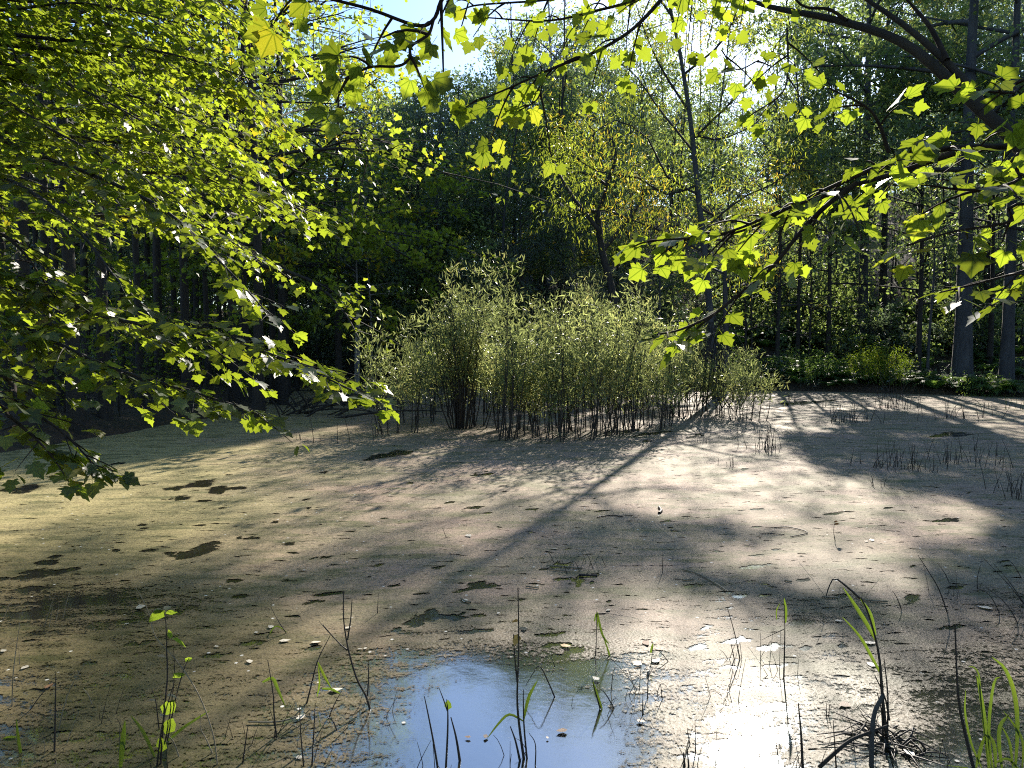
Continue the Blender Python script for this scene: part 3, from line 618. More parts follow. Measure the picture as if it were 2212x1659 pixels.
for (x, y, H, Rc, cb, N, sd_, lab) in [(-5.3, 15.4, 12.5, 4.9, .25, 11000, 3, 'sunlit maple whose crown ends left of the open sky'), (-5.9, 19.0, 13, 5.2, .25, 9500, 4, 'sunlit maple behind the first with a crown of small yellow green leaves'),
                                   (-7.6, 11.6, 12, 4.0, .34, 6500, 5, 'maple with a dense high crown above the left bank'), (-5.5, 23.5, 11.0, 3.6, .22, 5500, 6, 'farther maple on the left bank with paler leaves'), (-8.8, 9.2, 12.5, 4.2, .34, 5500, 8, 'maple at the left edge behind the near boughs')]:
    tree('maple_tree', lab, 'tree', (x, y, max(0, float(ground(x, y)))), H, Rc, cb, N, .12, 'maple', 'far_maple', n=20, tr=.12, seed=sd_, spread=.30, flat=.25, rise=(-.12, .9), keep=.16, limb_parts=True, strength=.95, droop=.4, upr=.85, tilt=.38, sag=.22)

# ------------------------------------------------------------ near maples, leaf by leaf
def spray(spine, r0, reach, step, ls, up, rg, twist=.35, dens=1.0, start=.0, side=.85, hang=.25, prob=.76):
    """a bough: twigs left and right in one loose plane, paired leaves on every twig"""
    S = np.asarray(spine, float); n = len(S); T = nrm(np.gradient(S, axis=0)); Ls = np.r_[0, np.cumsum(np.linalg.norm(np.diff(S, axis=0), axis=1))]
    tb = [(S, np.linspace(r0, max(.0025, r0 * .15), n), 6)]; lv = []
    d = Ls[-1] * start; sgn = 1
    while d < Ls[-1]:
        f = d / Ls[-1]; p = np.array([np.interp(d, Ls, S[:, j]) for j in range(3)]); t = nrm(np.array([np.interp(d, Ls, T[:, j]) for j in range(3)]))
        sd_ = nrm(np.cross(up, t)) * sgn; sgn = -sgn
        L = reach * (1 - .62 * f) * rg.uniform(.45, 1.15); dr = nrm(t * rg.uniform(.5, 1.0) + sd_ * side + rg.normal(0, .22, 3))
        m_ = 5; s = np.linspace(0, 1, m_)[:, None]; tw = p + dr * L * s + np.array([0, 0, -hang * L]) * s ** 2
        tb.append((tw, np.linspace(.0042, .0016, m_), 4))
        k = max(2, int(L / (ls * 1.05) * dens))
        for q in range(k):
            u = (q + 1) / k; pp = np.array([np.interp(u, s[:, 0], tw[:, j]) for j in range(3)]); dd = nrm(tw[-1] - tw[0])
            for sg in ((1, -1) if q < k - 1 else (1, -1, 0)):
                if rg.random() > prob: continue
                o = nrm(np.cross(up, dd)) * sg; a = nrm(dd * (.5 if sg else 1) + o * .9 + rg.normal(0, .25, 3) + [0, 0, -.35])
                lv.append((pp + a * ls * .42 + rg.normal(0, .012, 3), a, nrm(np.asarray(up) + rg.normal(0, twist, 3)), ls * rg.uniform(.62, 1.15)))
        d += step * rg.uniform(.6, 1.4)
    a = T[-1]; lv.append((S[-1] + a * ls * .3, a, np.asarray(up, float), ls))
    return tb, lv
MAPLE_MESH = [mesh_np('leaf', *[MAPLE[k][0], [MAPLE[k][1]]], M['maple_one'], True) for k in range(8)]
def basis(ax, no):
    Yx = nrm(ax); Z = nrm(no - (no @ Yx) * Yx); X = np.cross(Yx, Z); return X, Yx, Z
from mathutils import Matrix
def maple_leaves(lv, root, limit=290):
    """the leaves that show largest are parts of their own, the rest one leafy mass"""
    P = np.array([l[0] for l in lv]); A = np.array([l[1] for l in lv]); Nn = np.array([l[2] for l in lv]); s = np.array([l[3] for l in lv])
    sx, sy, dd = proj(P); vis = (sx > -30) & (sx < 2242) & (sy > -40) & (sy < 1690) & (dd > .3)
    order = np.argsort(np.where(vis, -s / dd, 1e3)); pick = order[:min(limit, int(vis.sum()))]
    rest = np.ones(len(P), bool); rest[pick] = False
    off = np.array(root.location)
    for i in pick:
        X, Yx, Z = basis(A[i], Nn[i]); o = bpy.data.objects.new('leaf', MAPLE_MESH[int(i) % 8]); COL.objects.link(o); o.parent = root
        mtx = Matrix([[X[j], Yx[j], Z[j]] for j in range(3)]).to_4x4(); o.rotation_mode = 'QUATERNION'
        o.rotation_quaternion = mtx.to_quaternion(); o.location = tuple(P[i] - off); o.scale = (s[i],) * 3
    if rest.any():
        Vs, Fs, q = [], [], 0
        idx = np.where(rest)[0]
        for k in range(8):
            ii = idx[idx % 8 == k]
            if len(ii) == 0: continue
            near = dd[ii].mean() < 99
            V, Fc = place(MAPLE[k], P[ii], A[ii], Nn[ii], s[ii]); Vs.append(V); Fs.append(Fc[0] + q); q += len(V)
        part('foliage', np.concatenate(Vs), [np.concatenate(Fs)], M['maple'], root, True, kind='stuff')
def near_maple(label, trunk_pts, trunk_r, boughs, up, seed, extra=()):
    rg = np.random.default_rng(seed); T = smoothline(trunk_pts, 14)
    root = empty('maple_tree', [T[0][0], T[0][1], max(0, T[0][2])], label, 'tree')
    V, Fs = tubes([(T, np.linspace(trunk_r, trunk_r * .55, 14), 12)]); part('trunk', V, Fs, M['bark'], root, True)
    allv = []
    for bgh in boughs:
        pts = [at(*p[:3]) if not p[0] == 'w' else np.array(p[1:]) for p in bgh['p']]
        S = smoothline(pts, max(8, 4 * len(pts))); tb, lv = spray(S, bgh.get('r', .02), bgh.get('reach', .6), bgh.get('step', .13), bgh.get('ls', .11), nrm(bgh.get('up', up)), rg, start=bgh.get('start', .15), dens=bgh.get('dens', 1.0), twist=bgh.get('twist', .33), side=bgh.get('side', .85), hang=bgh.get('hang', .25), prob=bgh.get('prob', .76))
        if not bgh.get('bare'): allv += lv
        else: tb = tb[:1]
        V, Fs = tubes(tb); part('bough', V, Fs, M['twig'] if bgh.get('r', .02) < .018 else M['bark'], root, True)
    maple_leaves(allv, root); return root
UPL = (.12, .22, 1.0)
near_maple('nearest maple whose long boughs hang over the left of the pond', [(-4.6, 3.6, -.2), (-4.5, 3.7, 2), (-4.7, 3.8, 5), (-4.4, 3.9, 9)], .16, [
    dict(p=[('w', -4.5, 3.7, 2.6), (-60, 590, 4.6), (100, 640, 4.7), (250, 690, 4.6), (420, 718, 4.4), (600, 770, 4.2), (765, 845, 4.0)], prob=.93, r=.024, reach=.95, hang=.08, step=.055, ls=0.086, start=.12),
    dict(p=[('w', -4.5, 3.7, 2.2), (-60, 660, 4.2), (90, 725, 4.2), (230, 790, 4.1), (380, 835, 4.0), (540, 885, 3.9)], prob=.93, r=.02, reach=.75, step=.055, ls=0.082, start=.12),
    dict(p=[('w', -4.5, 3.7, 1.9), (-60, 790, 3.8), (40, 870, 3.6), (130, 930, 3.5), (215, 1015, 3.4)], prob=.93, r=.015, hang=.06, reach=.5, step=.06, ls=0.086, start=.15),
    dict(p=[('w', -4.5, 3.7, 2.1), (-80, 840, 3.5), (20, 900, 3.4), (90, 960, 3.3), (130, 1010, 3.3)], prob=.93, r=.013, hang=.06, reach=.42, step=.07, ls=0.086, start=.2),
    dict(p=[('w', -4.5, 3.7, 3.2), (-80, 350, 5.2), (60, 410, 4.9), (170, 500, 4.6), (250, 600, 4.4), (310, 660, 4.3)], r=.02, reach=.55, hang=.1, step=.07, ls=0.082, start=.15),
    dict(p=[('w', -4.6, 3.7, 3.6), (0, 300, 5.4), (180, 370, 5.1), (350, 450, 4.9), (480, 570, 4.7), (590, 690, 4.5)], r=.022, reach=.55, hang=.1, step=.065, ls=0.082, start=.12),
    dict(p=[('w', -4.6, 3.7, 3.0), (-80, 470, 5.0), (30, 525, 4.7), (90, 600, 4.5), (115, 640, 4.4)], r=.016, reach=.75, step=.09, ls=0.082),
    ], UPL, 21)
bo = []
rb = np.random.default_rng(4)
for (x0, y0, x1, y1, Yd) in [(-80, 20, 430, 60, 6.2), (120, 85, 600, 190, 6.0), (-80, 120, 420, 330, 5.8), (-80, 200, 330, 400, 5.5), (100, 180, 520, 300, 6.6), (250, 120, 605, 260, 6.4), (250, 370, 690, 462, 6.4), (200, 300, 560, 440, 6.4),
                             (-80, -60, 400, -10, 6.2), (200, -80, 590, 60, 6.4), (300, 250, 600, 400, 7.6), (0, 60, 450, 230, 7.8), (-60, 280, 400, 420, 8.0), (300, 470, 560, 560, 7.6), (380, 30, 640, 120, 7.2)]:
    mx_, my_ = (x0 + x1) / 2, (y0 + y1) / 2 - rb.uniform(10, 35)
    bo.append(dict(p=[('w', -6.4, 5.6, CAMZ + (740 - y0) / F0 * 6.2), (x0, y0, Yd + .5), (mx_, my_, Yd + .1), (x1, y1, Yd - .4)], r=.022, reach=1.15, hang=.12, twist=.27, step=.07, ls=.075, start=.15))
near_maple('maple with many layered sunlit boughs filling the upper left', [(-6.6, 5.6, -.1), (-6.5, 5.6, 3), (-6.3, 5.7, 6), (-6.4, 5.6, 11)], .18, bo, UPL, 22)
UPR = (.12, .35, .95)
near_maple('maple whose dark limb arches across the upper right with large leaves', [(3.1, 2.9, -.1), (3.05, 2.85, .9), (3.0, 2.8, 1.5), (3.2, 2.9, 4.0), (3.4, 3.0, 8)], .13, [
    dict(p=[('w', 3.0, 2.8, 1.55), (2330, 470, 2.75), (2212, 325, 2.75), (2100, 220, 2.85), (1955, 95, 3.0), (1800, 42, 3.2), (1640, 8, 3.4), (1530, -50, 3.6)], r=.038, bare=1),
    dict(p=[(2150, 265, 2.8), (2060, 150, 2.9), (1960, 60, 3.0), (1860, -10, 3.1), (1760, -90, 3.2)], r=.021, bare=1),
    dict(p=[(1830, 45, 3.15), (1790, 20, 3.2), (1730, 10, 3.2), (1680, -60, 3.2)], r=.009, bare=1),
    dict(p=[(2045, 130, 2.9), (2010, 60, 3.0), (1960, 0, 3.1), (1900, -70, 3.1)], r=.012, bare=1),
    dict(p=[('w', 3.0, 2.8, 1.5), (2300, 330, 2.6), (2175, 317, 2.5), (1990, 328, 2.4), (1850, 380, 2.35), (1720, 440, 2.3), (1600, 500, 2.3), (1470, 512, 2.35)], r=.014, reach=.34, step=.085, ls=0.069, start=.40, dens=.9),
    dict(p=[(2060, 332, 2.4), (1940, 372, 2.35), (1840, 402, 2.3), (1700, 450, 2.25), (1560, 505, 2.2), (1410, 520, 2.2)], r=.010, reach=.34, step=.075, ls=0.065, start=.3, dens=.9),
    dict(p=[(1850, 396, 2.3), (1790, 440, 2.25), (1730, 500, 2.2), (1665, 580, 2.15), (1590, 640, 2.15), (1530, 690, 2.15)], r=.009, reach=.28, step=.085, ls=0.062, start=.12, dens=.8),
    dict(p=[(1590, 640, 2.15), (1540, 680, 2.1), (1470, 712, 2.05), (1420, 722, 2.0)], r=.005, reach=.16, step=.12, ls=0.058, start=.2, dens=.7),
    dict(p=[(1920, 330, 2.5), (1900, 270, 2.5), (1870, 230, 2.5), (1790, 190, 2.5)], r=.007, reach=.26, step=.14, ls=0.065, start=.3, dens=.6),
    dict(p=[(1700, 60, 3.2), (1702, 140, 3.0), (1690, 200, 2.9), (1620, 250, 2.9)], r=.004, reach=.25, step=.14, ls=0.062, start=.2, dens=.6),
    dict(p=[(1560, 110, 3.2), (1590, 150, 3.0), (1640, 130, 2.9)], r=.003, reach=.2, step=.15, ls=0.062, start=.2, dens=.6),
    # centre top bough
    dict(p=[('w', 2.2, 3.2, 3.6), (1480, -70, 2.9), (1440, -15, 2.9), (1370, 60, 2.85), (1290, 110, 2.8), (1200, 145, 2.8), (1100, 190, 2.75), (1015, 225, 2.75)], r=.011, reach=.32, step=.10, ls=0.062, start=.34, dens=.8, side=.5, up=(.1, .75, .6), hang=.5),
    dict(p=[(1168, 142, 2.8), (1172, 175, 2.8), (1160, 215, 2.8), (1120, 240, 2.8)], r=.004, reach=.24, step=.07, ls=0.058, start=.1, dens=.9, side=.8, up=(.1, .9, .45), hang=.6),
    dict(p=[('w', 2.2, 3.2, 3.6), (1500, -80, 3.0), (1380, -5, 3.0), (1280, 25, 2.95), (1180, 45, 2.9), (1050, 38, 2.9)], r=.009, reach=.34, step=.09, ls=0.058, start=.36, dens=.9, up=(.1, .7, .6), hang=.5),
    dict(p=[(1420, -40, 3.0), (1300, -20, 3.0), (1180, 0, 3.0), (1040, 10, 2.9), (1000, 20, 2.9)], r=.006, reach=.25, step=.11, ls=0.058, start=.1, dens=.8, up=(.1, .7, .6), hang=.5),
    # nearest dark leaves, upper left of centre
    dict(p=[(1230, -260, 2.4), (1080, -130, 2.0), (968, -20, 1.75), (938, 40, 1.72), (900, 55, 1.7), (800, 20, 1.66), (690, -8, 1.62), (610, -30, 1.6)], r=.006, reach=.22, step=.085, ls=0.053, start=.42, dens=.8, up=(.0, .6, .75), hang=.4),
    dict(p=[(936, 45, 1.72), (925, 75, 1.7), (888, 100, 1.68), (885, 125, 1.66), (860, 143, 1.66), (800, 145, 1.64), (745, 170, 1.62)], r=.004, reach=.17, step=.075, ls=0.051, start=.15, dens=.8, up=(.0, .7, .7), hang=.4),
    # right, close dull leaves
    dict(p=[('w', 2.8, 2.2, 2.0), (2290, 330, 1.9), (2200, 390, 1.85), (2100, 410, 1.8), (2000, 400, 1.75)], r=.006, reach=.30, step=.10, ls=0.065, start=.3, dens=.6, up=(.2, .3, .9)),
    dict(p=[('w', 2.8, 2.2, 1.9), (2290, 440, 1.9), (2180, 480, 1.85), (2060, 500, 1.8), (1960, 530, 1.75)], r=.005, reach=.22, step=.13, ls=0.065, start=.3, dens=.6, up=(.2, .3, .9)),
    dict(p=[('w', 2.8, 2.2, 2.3), (2290, 170, 2.1), (2190, 200, 2.0), (2080, 190, 2.0)], r=.005, reach=.22, step=.13, ls=0.065, start=.3, dens=.6, up=(.2, .3, .9)),
    dict(p=[('w', 2.8, 2.2, 1.9), (2300, 560, 2.3), (2212, 585, 2.25), (2120, 610, 2.2), (2030, 632, 2.2)], r=.005, reach=.28, step=.07, ls=0.058, start=.3, dens=.9, up=(-.1, .1, 1)),
    ], UPR, 23)
# ------------------------------------------------------------ willow shrubs standing in the pond
TOPX = [820, 845, 870, 920, 950, 1000, 1030, 1060, 1110, 1180, 1230, 1290, 1330, 1370, 1410, 1460, 1500, 1530, 1570, 1620, 1650]
TOPY = [860, 720, 668, 700, 645, 578, 588, 602, 622, 650, 628, 608, 630, 670, 695, 690, 720, 770, 752, 790, 830]
WG = 'willow shrubs standing together in the pond'
WGEN = 'grey green willow shrub on dark bare stems within the clump in the pond'
WS = [(828, 948, 4, .5, 'sparse low willow shoot at the left end of the clump'), (862, 938, 9, .9, 'thin leaning willow shrub near the left end of the clump'), (900, 915, 9, .9, None), (945, 900, 10, .9, None), (995, 926, 26, 1.0, 'tallest willow shrub, its many stems rising from one dense foot'), (1018, 922, 14, .95, None),
      (1070, 948, 11, .9, None), (1110, 930, 14, .92, None), (1150, 946, 12, .85, None), (1190, 935, 15, .92, None), (1235, 948, 14, .85, None), (1270, 930, 16, .95, None), (1305, 940, 13, .9, None), (1345, 925, 16, .92, None), (1385, 930, 14, .9, None), (1415, 922, 12, .95, None), (1450, 905, 12, .92, None),
      (1492, 900, 11, 1.0, 'narrow willow shrub just left of the pond tree foot'), (1525, 893, 8, .8, 'small willow shoot at the foot of the pond tree'), (1575, 897, 9, 1.0, 'willow shrub standing apart right of the pond tree'), (1612, 908, 10, 1.0, 'rightmost willow shrub of the clump'),
      (960, 880, 9, .8, None), (1050, 893, 15, .97, None), (1130, 888, 15, .95, None), (1210, 885, 15, 1.0, None), (1290, 884, 16, 1.02, None), (1370, 882, 13, 1.0, None), (1440, 880, 12, 1.0, None),
      (1175, 960, 4, .22, 'tiny leafy willow sprig in front of the clump')]
rw = np.random.default_rng(8)
WL = iter(['front willow shrub crossing the thin left end of the clump', 'front willow shrub just left of the thick footed tallest one', 'willow shrub leaning on the right side of the tallest one', 'low front willow shrub with its foot nearest the sprig', 'front willow shrub, second right of the tallest one', 'short front willow shrub above the tiny sprig', 'front willow shrub just right of the tiny sprig', 'front willow shrub below the dip in the clump outline', 'front willow shrub at the middle of the clump', 'front willow shrub under the brownish top of the clump', 'front willow shrub right of the middle with crowded stems', 'front willow shrub before the narrow dark hole in the scum', 'front willow shrub right of the narrow dark hole in the scum', 'willow shrub at the right shoulder of the clump', 'leftmost willow shrub of the back row', 'back willow shrub seen between the tallest one and the middle', 'back willow shrub behind the dip in the clump outline', 'back willow shrub behind the middle of the clump', 'back willow shrub forming the brownish second top', 'back willow shrub behind the right shoulder', 'rightmost willow shrub of the back row, left of the pond tree'])
for k, (px, py, ns, hf, lab) in enumerate(WS):
    b = onwater(px, py); D = b[1]; top = at(px, np.interp(px, TOPX, TOPY), D)[2] * .93 * hf * (rw.uniform(.82, 1.08) if px > 1030 else 1)
    root = empty('willow_shrub', b, lab or next(WL, WGEN), 'shrub', WG)
    seg = []; dense = ns > 20; small = top < 1
    for s_ in range(ns):
        az = rw.uniform(0, 2 * PI); rad = (.10 if dense else .32) * rw.random() ** .5 + .02; p0 = b + [math.cos(az) * rad, math.sin(az) * rad, -.25]
        h = top * (rw.uniform(.42, 1.05)) if s_ else top * 1.08; ln = rw.uniform(.05, .34) * h * (.8 if dense else .6); az2 = az + rw.normal(0, .7)
        d = np.array([math.cos(az2), math.sin(az2), 0]); t = np.linspace(0, 1, 9)[:, None]
        L = p0 + np.array([0, 0, 1.0]) * (h * (1 + .12 * rw.normal()) + .25) * (t ** .95) + d * ln * t ** .8 + rw.normal(0, .06, 3) * np.sin(t * 4)
        V, Fs = tubes([(L, np.linspace(.011, .003, 9) * (1.3 if dense else 1), 4)]); part('stem', V, Fs, M['stem'], root, True)
        u0 = .0 if small else .30
        seg += [(L[j], L[j + 1], .9) for j in range(2 if small else 3, 8)]
        tw = []
        for m_ in range(3 if small else 9):
            u = rw.uniform(u0 - .05, .97); q0 = np.array([np.interp(u, t[:, 0], L[:, j]) for j in range(3)]); q1 = q0 + nrm(rw.normal(0, .6, 3) + [0, 0, .9]) * rw.uniform(.07, .30) * (.4 if small else 1)
            tw.append((np.array([q0, (q0 + q1) / 2, q1]), [.004, .003, .0015], 3)); seg.append((q0, q1, 1.2 if u > .45 else .45))
        if not small:
            V, Fs = tubes(tw); part('twig', V, Fs, M['stem'], root, True)
    leafy = rw.uniform(.45, 1.35)
    N = int(ns * (14 if small else 165 * leafy) * (.8 if dense else 1))
    P, ax, no, s = leaves_on(seg, int(N * 1.2), .105 if not small else .05, .035, 1.0, k + 300, droop=-.25, upr=.5, tilt=.7)
    hz = P[:, 2] / top; kk = rw.random(len(P)) < np.interp(hz, [.14, .30, .6], [.0, .5, 1]) if not small else np.ones(len(P), bool)
    V, Fs = place(LANCE, P[kk], ax[kk], no[kk], s[kk] * 1.15); part('foliage', V, Fs, M['willow'], root, kind='stuff')

# bare brush and leaning dead stems at the left of the shrubs
def stemset(name, label, cat, group, px, py, n, hpx, spread, radius, matn='stem', lean=.25, arch=0, seed=0, wmul=1.0, one=True):
    rg = np.random.default_rng(seed); b = onwater(px, py); D = b[1]; h = hpx / F0 * D; tb = []
    for i in range(n):
        p0 = b + [rg.normal(0, spread), rg.normal(0, spread * .8), -.08]; hh = h * rg.uniform(.45, 1.1); d = rg.normal(0, lean, 2) * hh
        t = np.linspace(0, 1, 6)[:, None]; L = p0 + np.array([d[0], d[1], 0]) * t ** 1.5 + np.array([0, 0, hh + .08]) * t
        if rg.random() < arch: L[:, 2] -= (t[:, 0] ** 3) * hh * rg.uniform(.3, .9); L[:, 0] += t[:, 0] ** 2 * hh * rg.uniform(-.5, .5)
        tb.append((L, np.linspace(radius, radius * .35, 6), 4))
    V, Fs = tubes(tb); o = single(name, V, Fs, M[matn], True, origin=b); tag(o, label, cat, group); return o
b0 = onwater(690, 890)
root = empty('fallen_brush', [-4.6, b0[1], 0], 'fallen bare brush arching over the water at the left bank', 'brush')
for k in range(26):
    x0 = rw.uniform(600, 730); q = onwater(x0, rw.uniform(872, 905)); le = rw.uniform(.8, 3.2); t = np.linspace(0, 1, 8)[:, None]; h = rw.uniform(.2, .75)
    L = q + [0, 0, -.05] + np.array([le, rw.uniform(-.6, .6), 0]) * t * rw.choice([1, 1, 1, -.35]) + np.array([0, 0, h * 2.6]) * t * (1 - t * rw.uniform(.75, 1.0))
    V, Fs = tubes([(L, np.linspace(rw.uniform(.012, .035), .006, 8), 5)]); part('branch', V, Fs, M['bark'], root, True)
b1 = onwater(1440, 885)
for k, (px, py, hp, lab) in enumerate([(727, 958, 110, 'tall thin dead stems left of the willow clump'), (708, 955, 22, 'short dead stubs left of the willow clump'), (650, 950, 20, 'pair of thin leaning stubs in the shade left of the willows')]):
    stemset('dry_stalks', lab, 'dry stalks', None, px, py, 3 if k == 0 else 4, hp, .15, .006, lean=.18, seed=k)
# tangle of dead vines hanging on the pond tree foot
q = onwater(1545, 893); tb = []
for k in range(40):
    x0 = rw.uniform(-.5, .35); t = np.linspace(0, 1, 7)[:, None]; h0 = rw.uniform(1.0, 2.4)
    L = q + [x0 * .4, rw.uniform(-.3, .3), h0] + np.array([x0 * 1.2, 0, -h0 * rw.uniform(.7, 1.02)]) * t + np.array([rw.normal(0, .25), rw.normal(0, .2), 0]) * np.sin(t * 3); tb.append((L, np.full(7, rw.uniform(.006, .016)), 4))
V, Fs = tubes(tb); tag(single('vine_tangle', V, Fs, M['bark'], True, origin=q), 'tangle of dark dead vines around the foot of the pond tree', 'vines')
# sedge tussocks on the right
for k, (px, py, n, hp, sp, lab) in enumerate([
        (1938, 884, 26, 75, .30, 'tall reddish brown tussock near the far right shore'), (1848, 912, 26, 45, .28, 'dark dense tussock left of the tall reddish one'), (2041, 905, 10, 48, .22, 'sparse tussock right of the tall reddish one'),
        (2100, 905, 12, 40, .35, 'bent sparse tussock near the right shore'), (1930, 1010, 30, 62, .22, 'largest dark tussock in the right half of the pond'), (1985, 1020, 8, 34, .12, 'small leaning tuft right of the largest tussock'),
        (2066, 1002, 30, 60, .26, 'upright dark tussock near the right edge'), (1662, 970, 22, 55, .18, 'tussock in the bright patch right of the willows'), (1652, 978, 9, 30, .10, 'low tuft touching the tussock in the bright patch'),
        (1576, 1007, 5, 24, .07, 'tiny stub tuft in the bright patch'), (1515, 958, 4, 26, .06, 'tiny stub tuft in front of the willow clump'), (1893, 1050, 5, 26, .05, 'tiny spiky tuft below the largest tussock'),
        (2186, 1062, 14, 78, .16, 'arching pale tipped tussock at the right edge'), (2205, 1080, 10, 60, .10, 'dark tuft cut by the right edge'), (1705, 868, 6, 28, .12, 'small tuft beside the long dark hole in the scum'), (2112, 975, 3, 45, .04, 'two tall stubs above the right tussocks'),
        (2150, 985, 4, 30, .08, 'low stubs between the right tussocks and the edge'), (1850, 1002, 3, 22, .05, 'short stub pair left of the largest tussock'), (2178, 885, 12, 40, .3, 'green grass tuft on the right shore'), (1785, 880, 4, 16, .1, 'very small tuft on the bright far strip')]):
    stemset('sedge_tussock', lab, 'sedge tussock', 'sedge tussocks in the right half of the pond', px, py, n, hp, sp, .0055 if py > 940 else .008, 'stem' if 'green' not in lab else 'blade', lean=.20, arch=.12, seed=k + 20)

# ------------------------------------------------------------ ferns, bushes and seedlings on the far bank
def fern_mesh(seed, nf=11, L=1.0, width=.26):
    r = np.random.default_rng(seed); Vs, Fs, o = [], [], 0
    for k in range(nf):
        az = k * 2 * PI / nf + r.uniform(-.25, .25); d = np.array([math.cos(az), math.sin(az), 0]); s = np.array([-d[1], d[0], 0]); l = L * r.uniform(.75, 1.1); t = np.linspace(0, 1, 17)
        S = d * (l * t[:, None]) * .9 + np.array([0, 0, 1.0]) * (l * (1.15 * t - 1.15 * t ** 2 * r.uniform(.6, 1.0)))[:, None]
        for i in range(2, 16):
            w_ = l * width * math.sin(PI * min(1, t[i] * .9 + .12)) ** .8
            for sg in (1, -1):
                tip = S[i] + s * sg * w_ + (S[min(i + 1, 16)] - S[i]) * 1.1 + [0, 0, -.12 * w_]; hw = (S[min(i + 1, 16)] - S[i]) * .42
                Vs += [S[i] - hw, S[i] + s * sg * w_ * .5 - hw * .6, tip, S[i] + s * sg * w_ * .5 + hw, S[i] + hw]; Fs.append([o, o + 1, o + 2, o + 3, o + 4]); o += 5
    return mesh_np('fern', np.array(Vs), [np.array(Fs)], M['fern'])
FM = [fern_mesh(k) for k in range(4)]
rf = np.random.default_rng(15); nF = 0
def put(name, me, x, y, s, rz, label, cat, group, dz=0.0):
    o = bpy.data.objects.new(name, me); COL.objects.link(o); o.location = (float(x), float(y), float(ground(x, y)) + dz); o.scale = (s, s, s * rf.uniform(.85, 1.15)); o.rotation_euler = (rf.normal(0, .08), rf.normal(0, .08), rz)
    return tag(o, label, cat, group)
while nF < 150:
    px = rf.uniform(560, 2230) if nF % 3 == 0 else rf.uniform(1620, 2230); Y = rf.uniform(24.5, 33); x, y = at_base(px, 700, Y)
    if inside(x, y) > -.15: continue
    put('fern', FM[nF % 4], x, y, rf.uniform(.65, 1.25), rf.uniform(0, 6.3), 'green fern with arching fronds on the shaded bank behind the pond', 'fern', 'ferns covering the far bank'); nF += 1
nB = 0
while nB < 46:
    px = rf.uniform(1640, 2230); Y = rf.uniform(21, 26.5); x, y = at_base(px, 800, Y); i_ = float(inside(x, y))
    if i_ > 0 or i_ < -1.7: continue
    put('fern', FM[nB % 4], x, y, rf.uniform(.55, 1.0), rf.uniform(0, 6.3), 'fern spilling over the waterline of the right bank', 'fern', 'ferns along the waterline of the right bank', .02); nB += 1
def bush(name, label, x, y, Rb, H, N, size, lf, group=None, kind='lance', seed=0):
    g = max(0, float(ground(x, y))); rg = np.random.default_rng(seed); root = empty(name, (x, y, g), label, 'bush', group); seg = []; tb = []
    for k in range(16):
        az = rg.uniform(0, 2 * PI); e = rg.uniform(.35, 1.4); d = np.array([math.cos(az) * math.cos(e) * Rb, math.sin(az) * math.cos(e) * Rb, math.sin(e) * H]); t = np.linspace(0, 1, 6)[:, None]
        L = np.array([x, y, g - .05]) + d * t * rg.uniform(.7, 1.05) + np.array([0, 0, .25 * H]) * t * (1 - t); tb.append((L, np.linspace(.012, .004, 6), 4)); seg += [(L[j], L[j + 1], 1) for j in range(2, 5)]
        for m_ in range(4):
            q0 = L[rg.integers(2, 6)]; q1 = q0 + nrm(rg.normal(0, 1, 3)) * rg.uniform(.15, .4); seg.append((q0, q1, 1))
    V, Fs = tubes(tb); part('stem', V, Fs, M['stem'], root, True)
    P, ax, no, s = leaves_on(seg, N, size, .08, .8, seed + 9, droop=.4); P[:, 2] = np.maximum(P[:, 2], g + .05)
    V, Fs = place(oval_of(kind), P, ax, no, s); part('foliage', V, Fs, M[lf], root, kind='stuff'); return root
bush('fern_bush', 'bright yellow green bush catching the sun on the right bank', 12.0, 23.9, 1.45, 1.35, 5200, .11, 'bush', seed=1)
bush('fern_bush', 'duller green bush leaning out left of the bright one', 9.9, 24.9, 1.4, 1.2, 2800, .11, 'fern', seed=2)
bush('fern_bush', 'small green bush at the waterline near the right edge', 14.0, 22.2, .8, .75, 1200, .10, 'fern', seed=3)
bush('fern_bush', 'low green bush just right of the pond tree', 7.8, 25.4, 1.2, 1.0, 2200, .11, 'fern', seed=4)
for k in range(70):
    px = rf.uniform(540, 2230); Y = rf.uniform(26.5, 36); x, y = at_base(px, 700, Y)
    if inside(x, y) > -.3: continue
    bush('understory_bush', 'dark leafy seedling bush on the shaded forest floor', x, y, rf.uniform(.6, 1.3), rf.uniform(.8, 2.4), 650, .13, 'shade' if k % 2 else 'forest', 'seedling bushes on the forest floor', 'oval', seed=40 + k)
# undergrowth along the waterline: twigs, roots and low leaves
tb = []; P = []
for k in range(900):
    px = rf.uniform(560, 2250); Y = rf.uniform(22, 27.5); x, y = at_base(px, 800, Y); i_ = float(inside(x, y))
    if i_ > .1 or i_ < -1.6: continue
    p0 = np.array([x, y, max(0, float(ground(x, y)))]); p1 = p0 + [rf.normal(0, .35), rf.normal(0, .3) - .2, rf.uniform(.08, .6)]; p2 = p1 + [rf.normal(0, .3), rf.normal(0, .2), rf.normal(-.05, .2)]
    tb.append((np.array([p0, p1, p2]), [.012, .008, .003], 3)); P += [p1 + rf.normal(0, .12, 3) for _ in range(7)]
P = np.array(P); P[:, 2] = np.maximum(P[:, 2], .03); V, Fs = tubes(tb); V2, F2 = place(OVAL, P, rf.normal(0, 1, P.shape), rf.normal(0, .5, P.shape) + [0, 0, .8], rf.uniform(.06, .16, len(P)))
tag(single('undergrowth', V, Fs, M['stem'], origin=(0, 25, 0)), 'tangled dead twigs along the far waterline', 'undergrowth', kind='stuff')
tag(single('bank_leaves', V2, F2, M['shade'], origin=(0, 25, 0)), 'low dark leaves along the far waterline', 'undergrowth', kind='stuff')
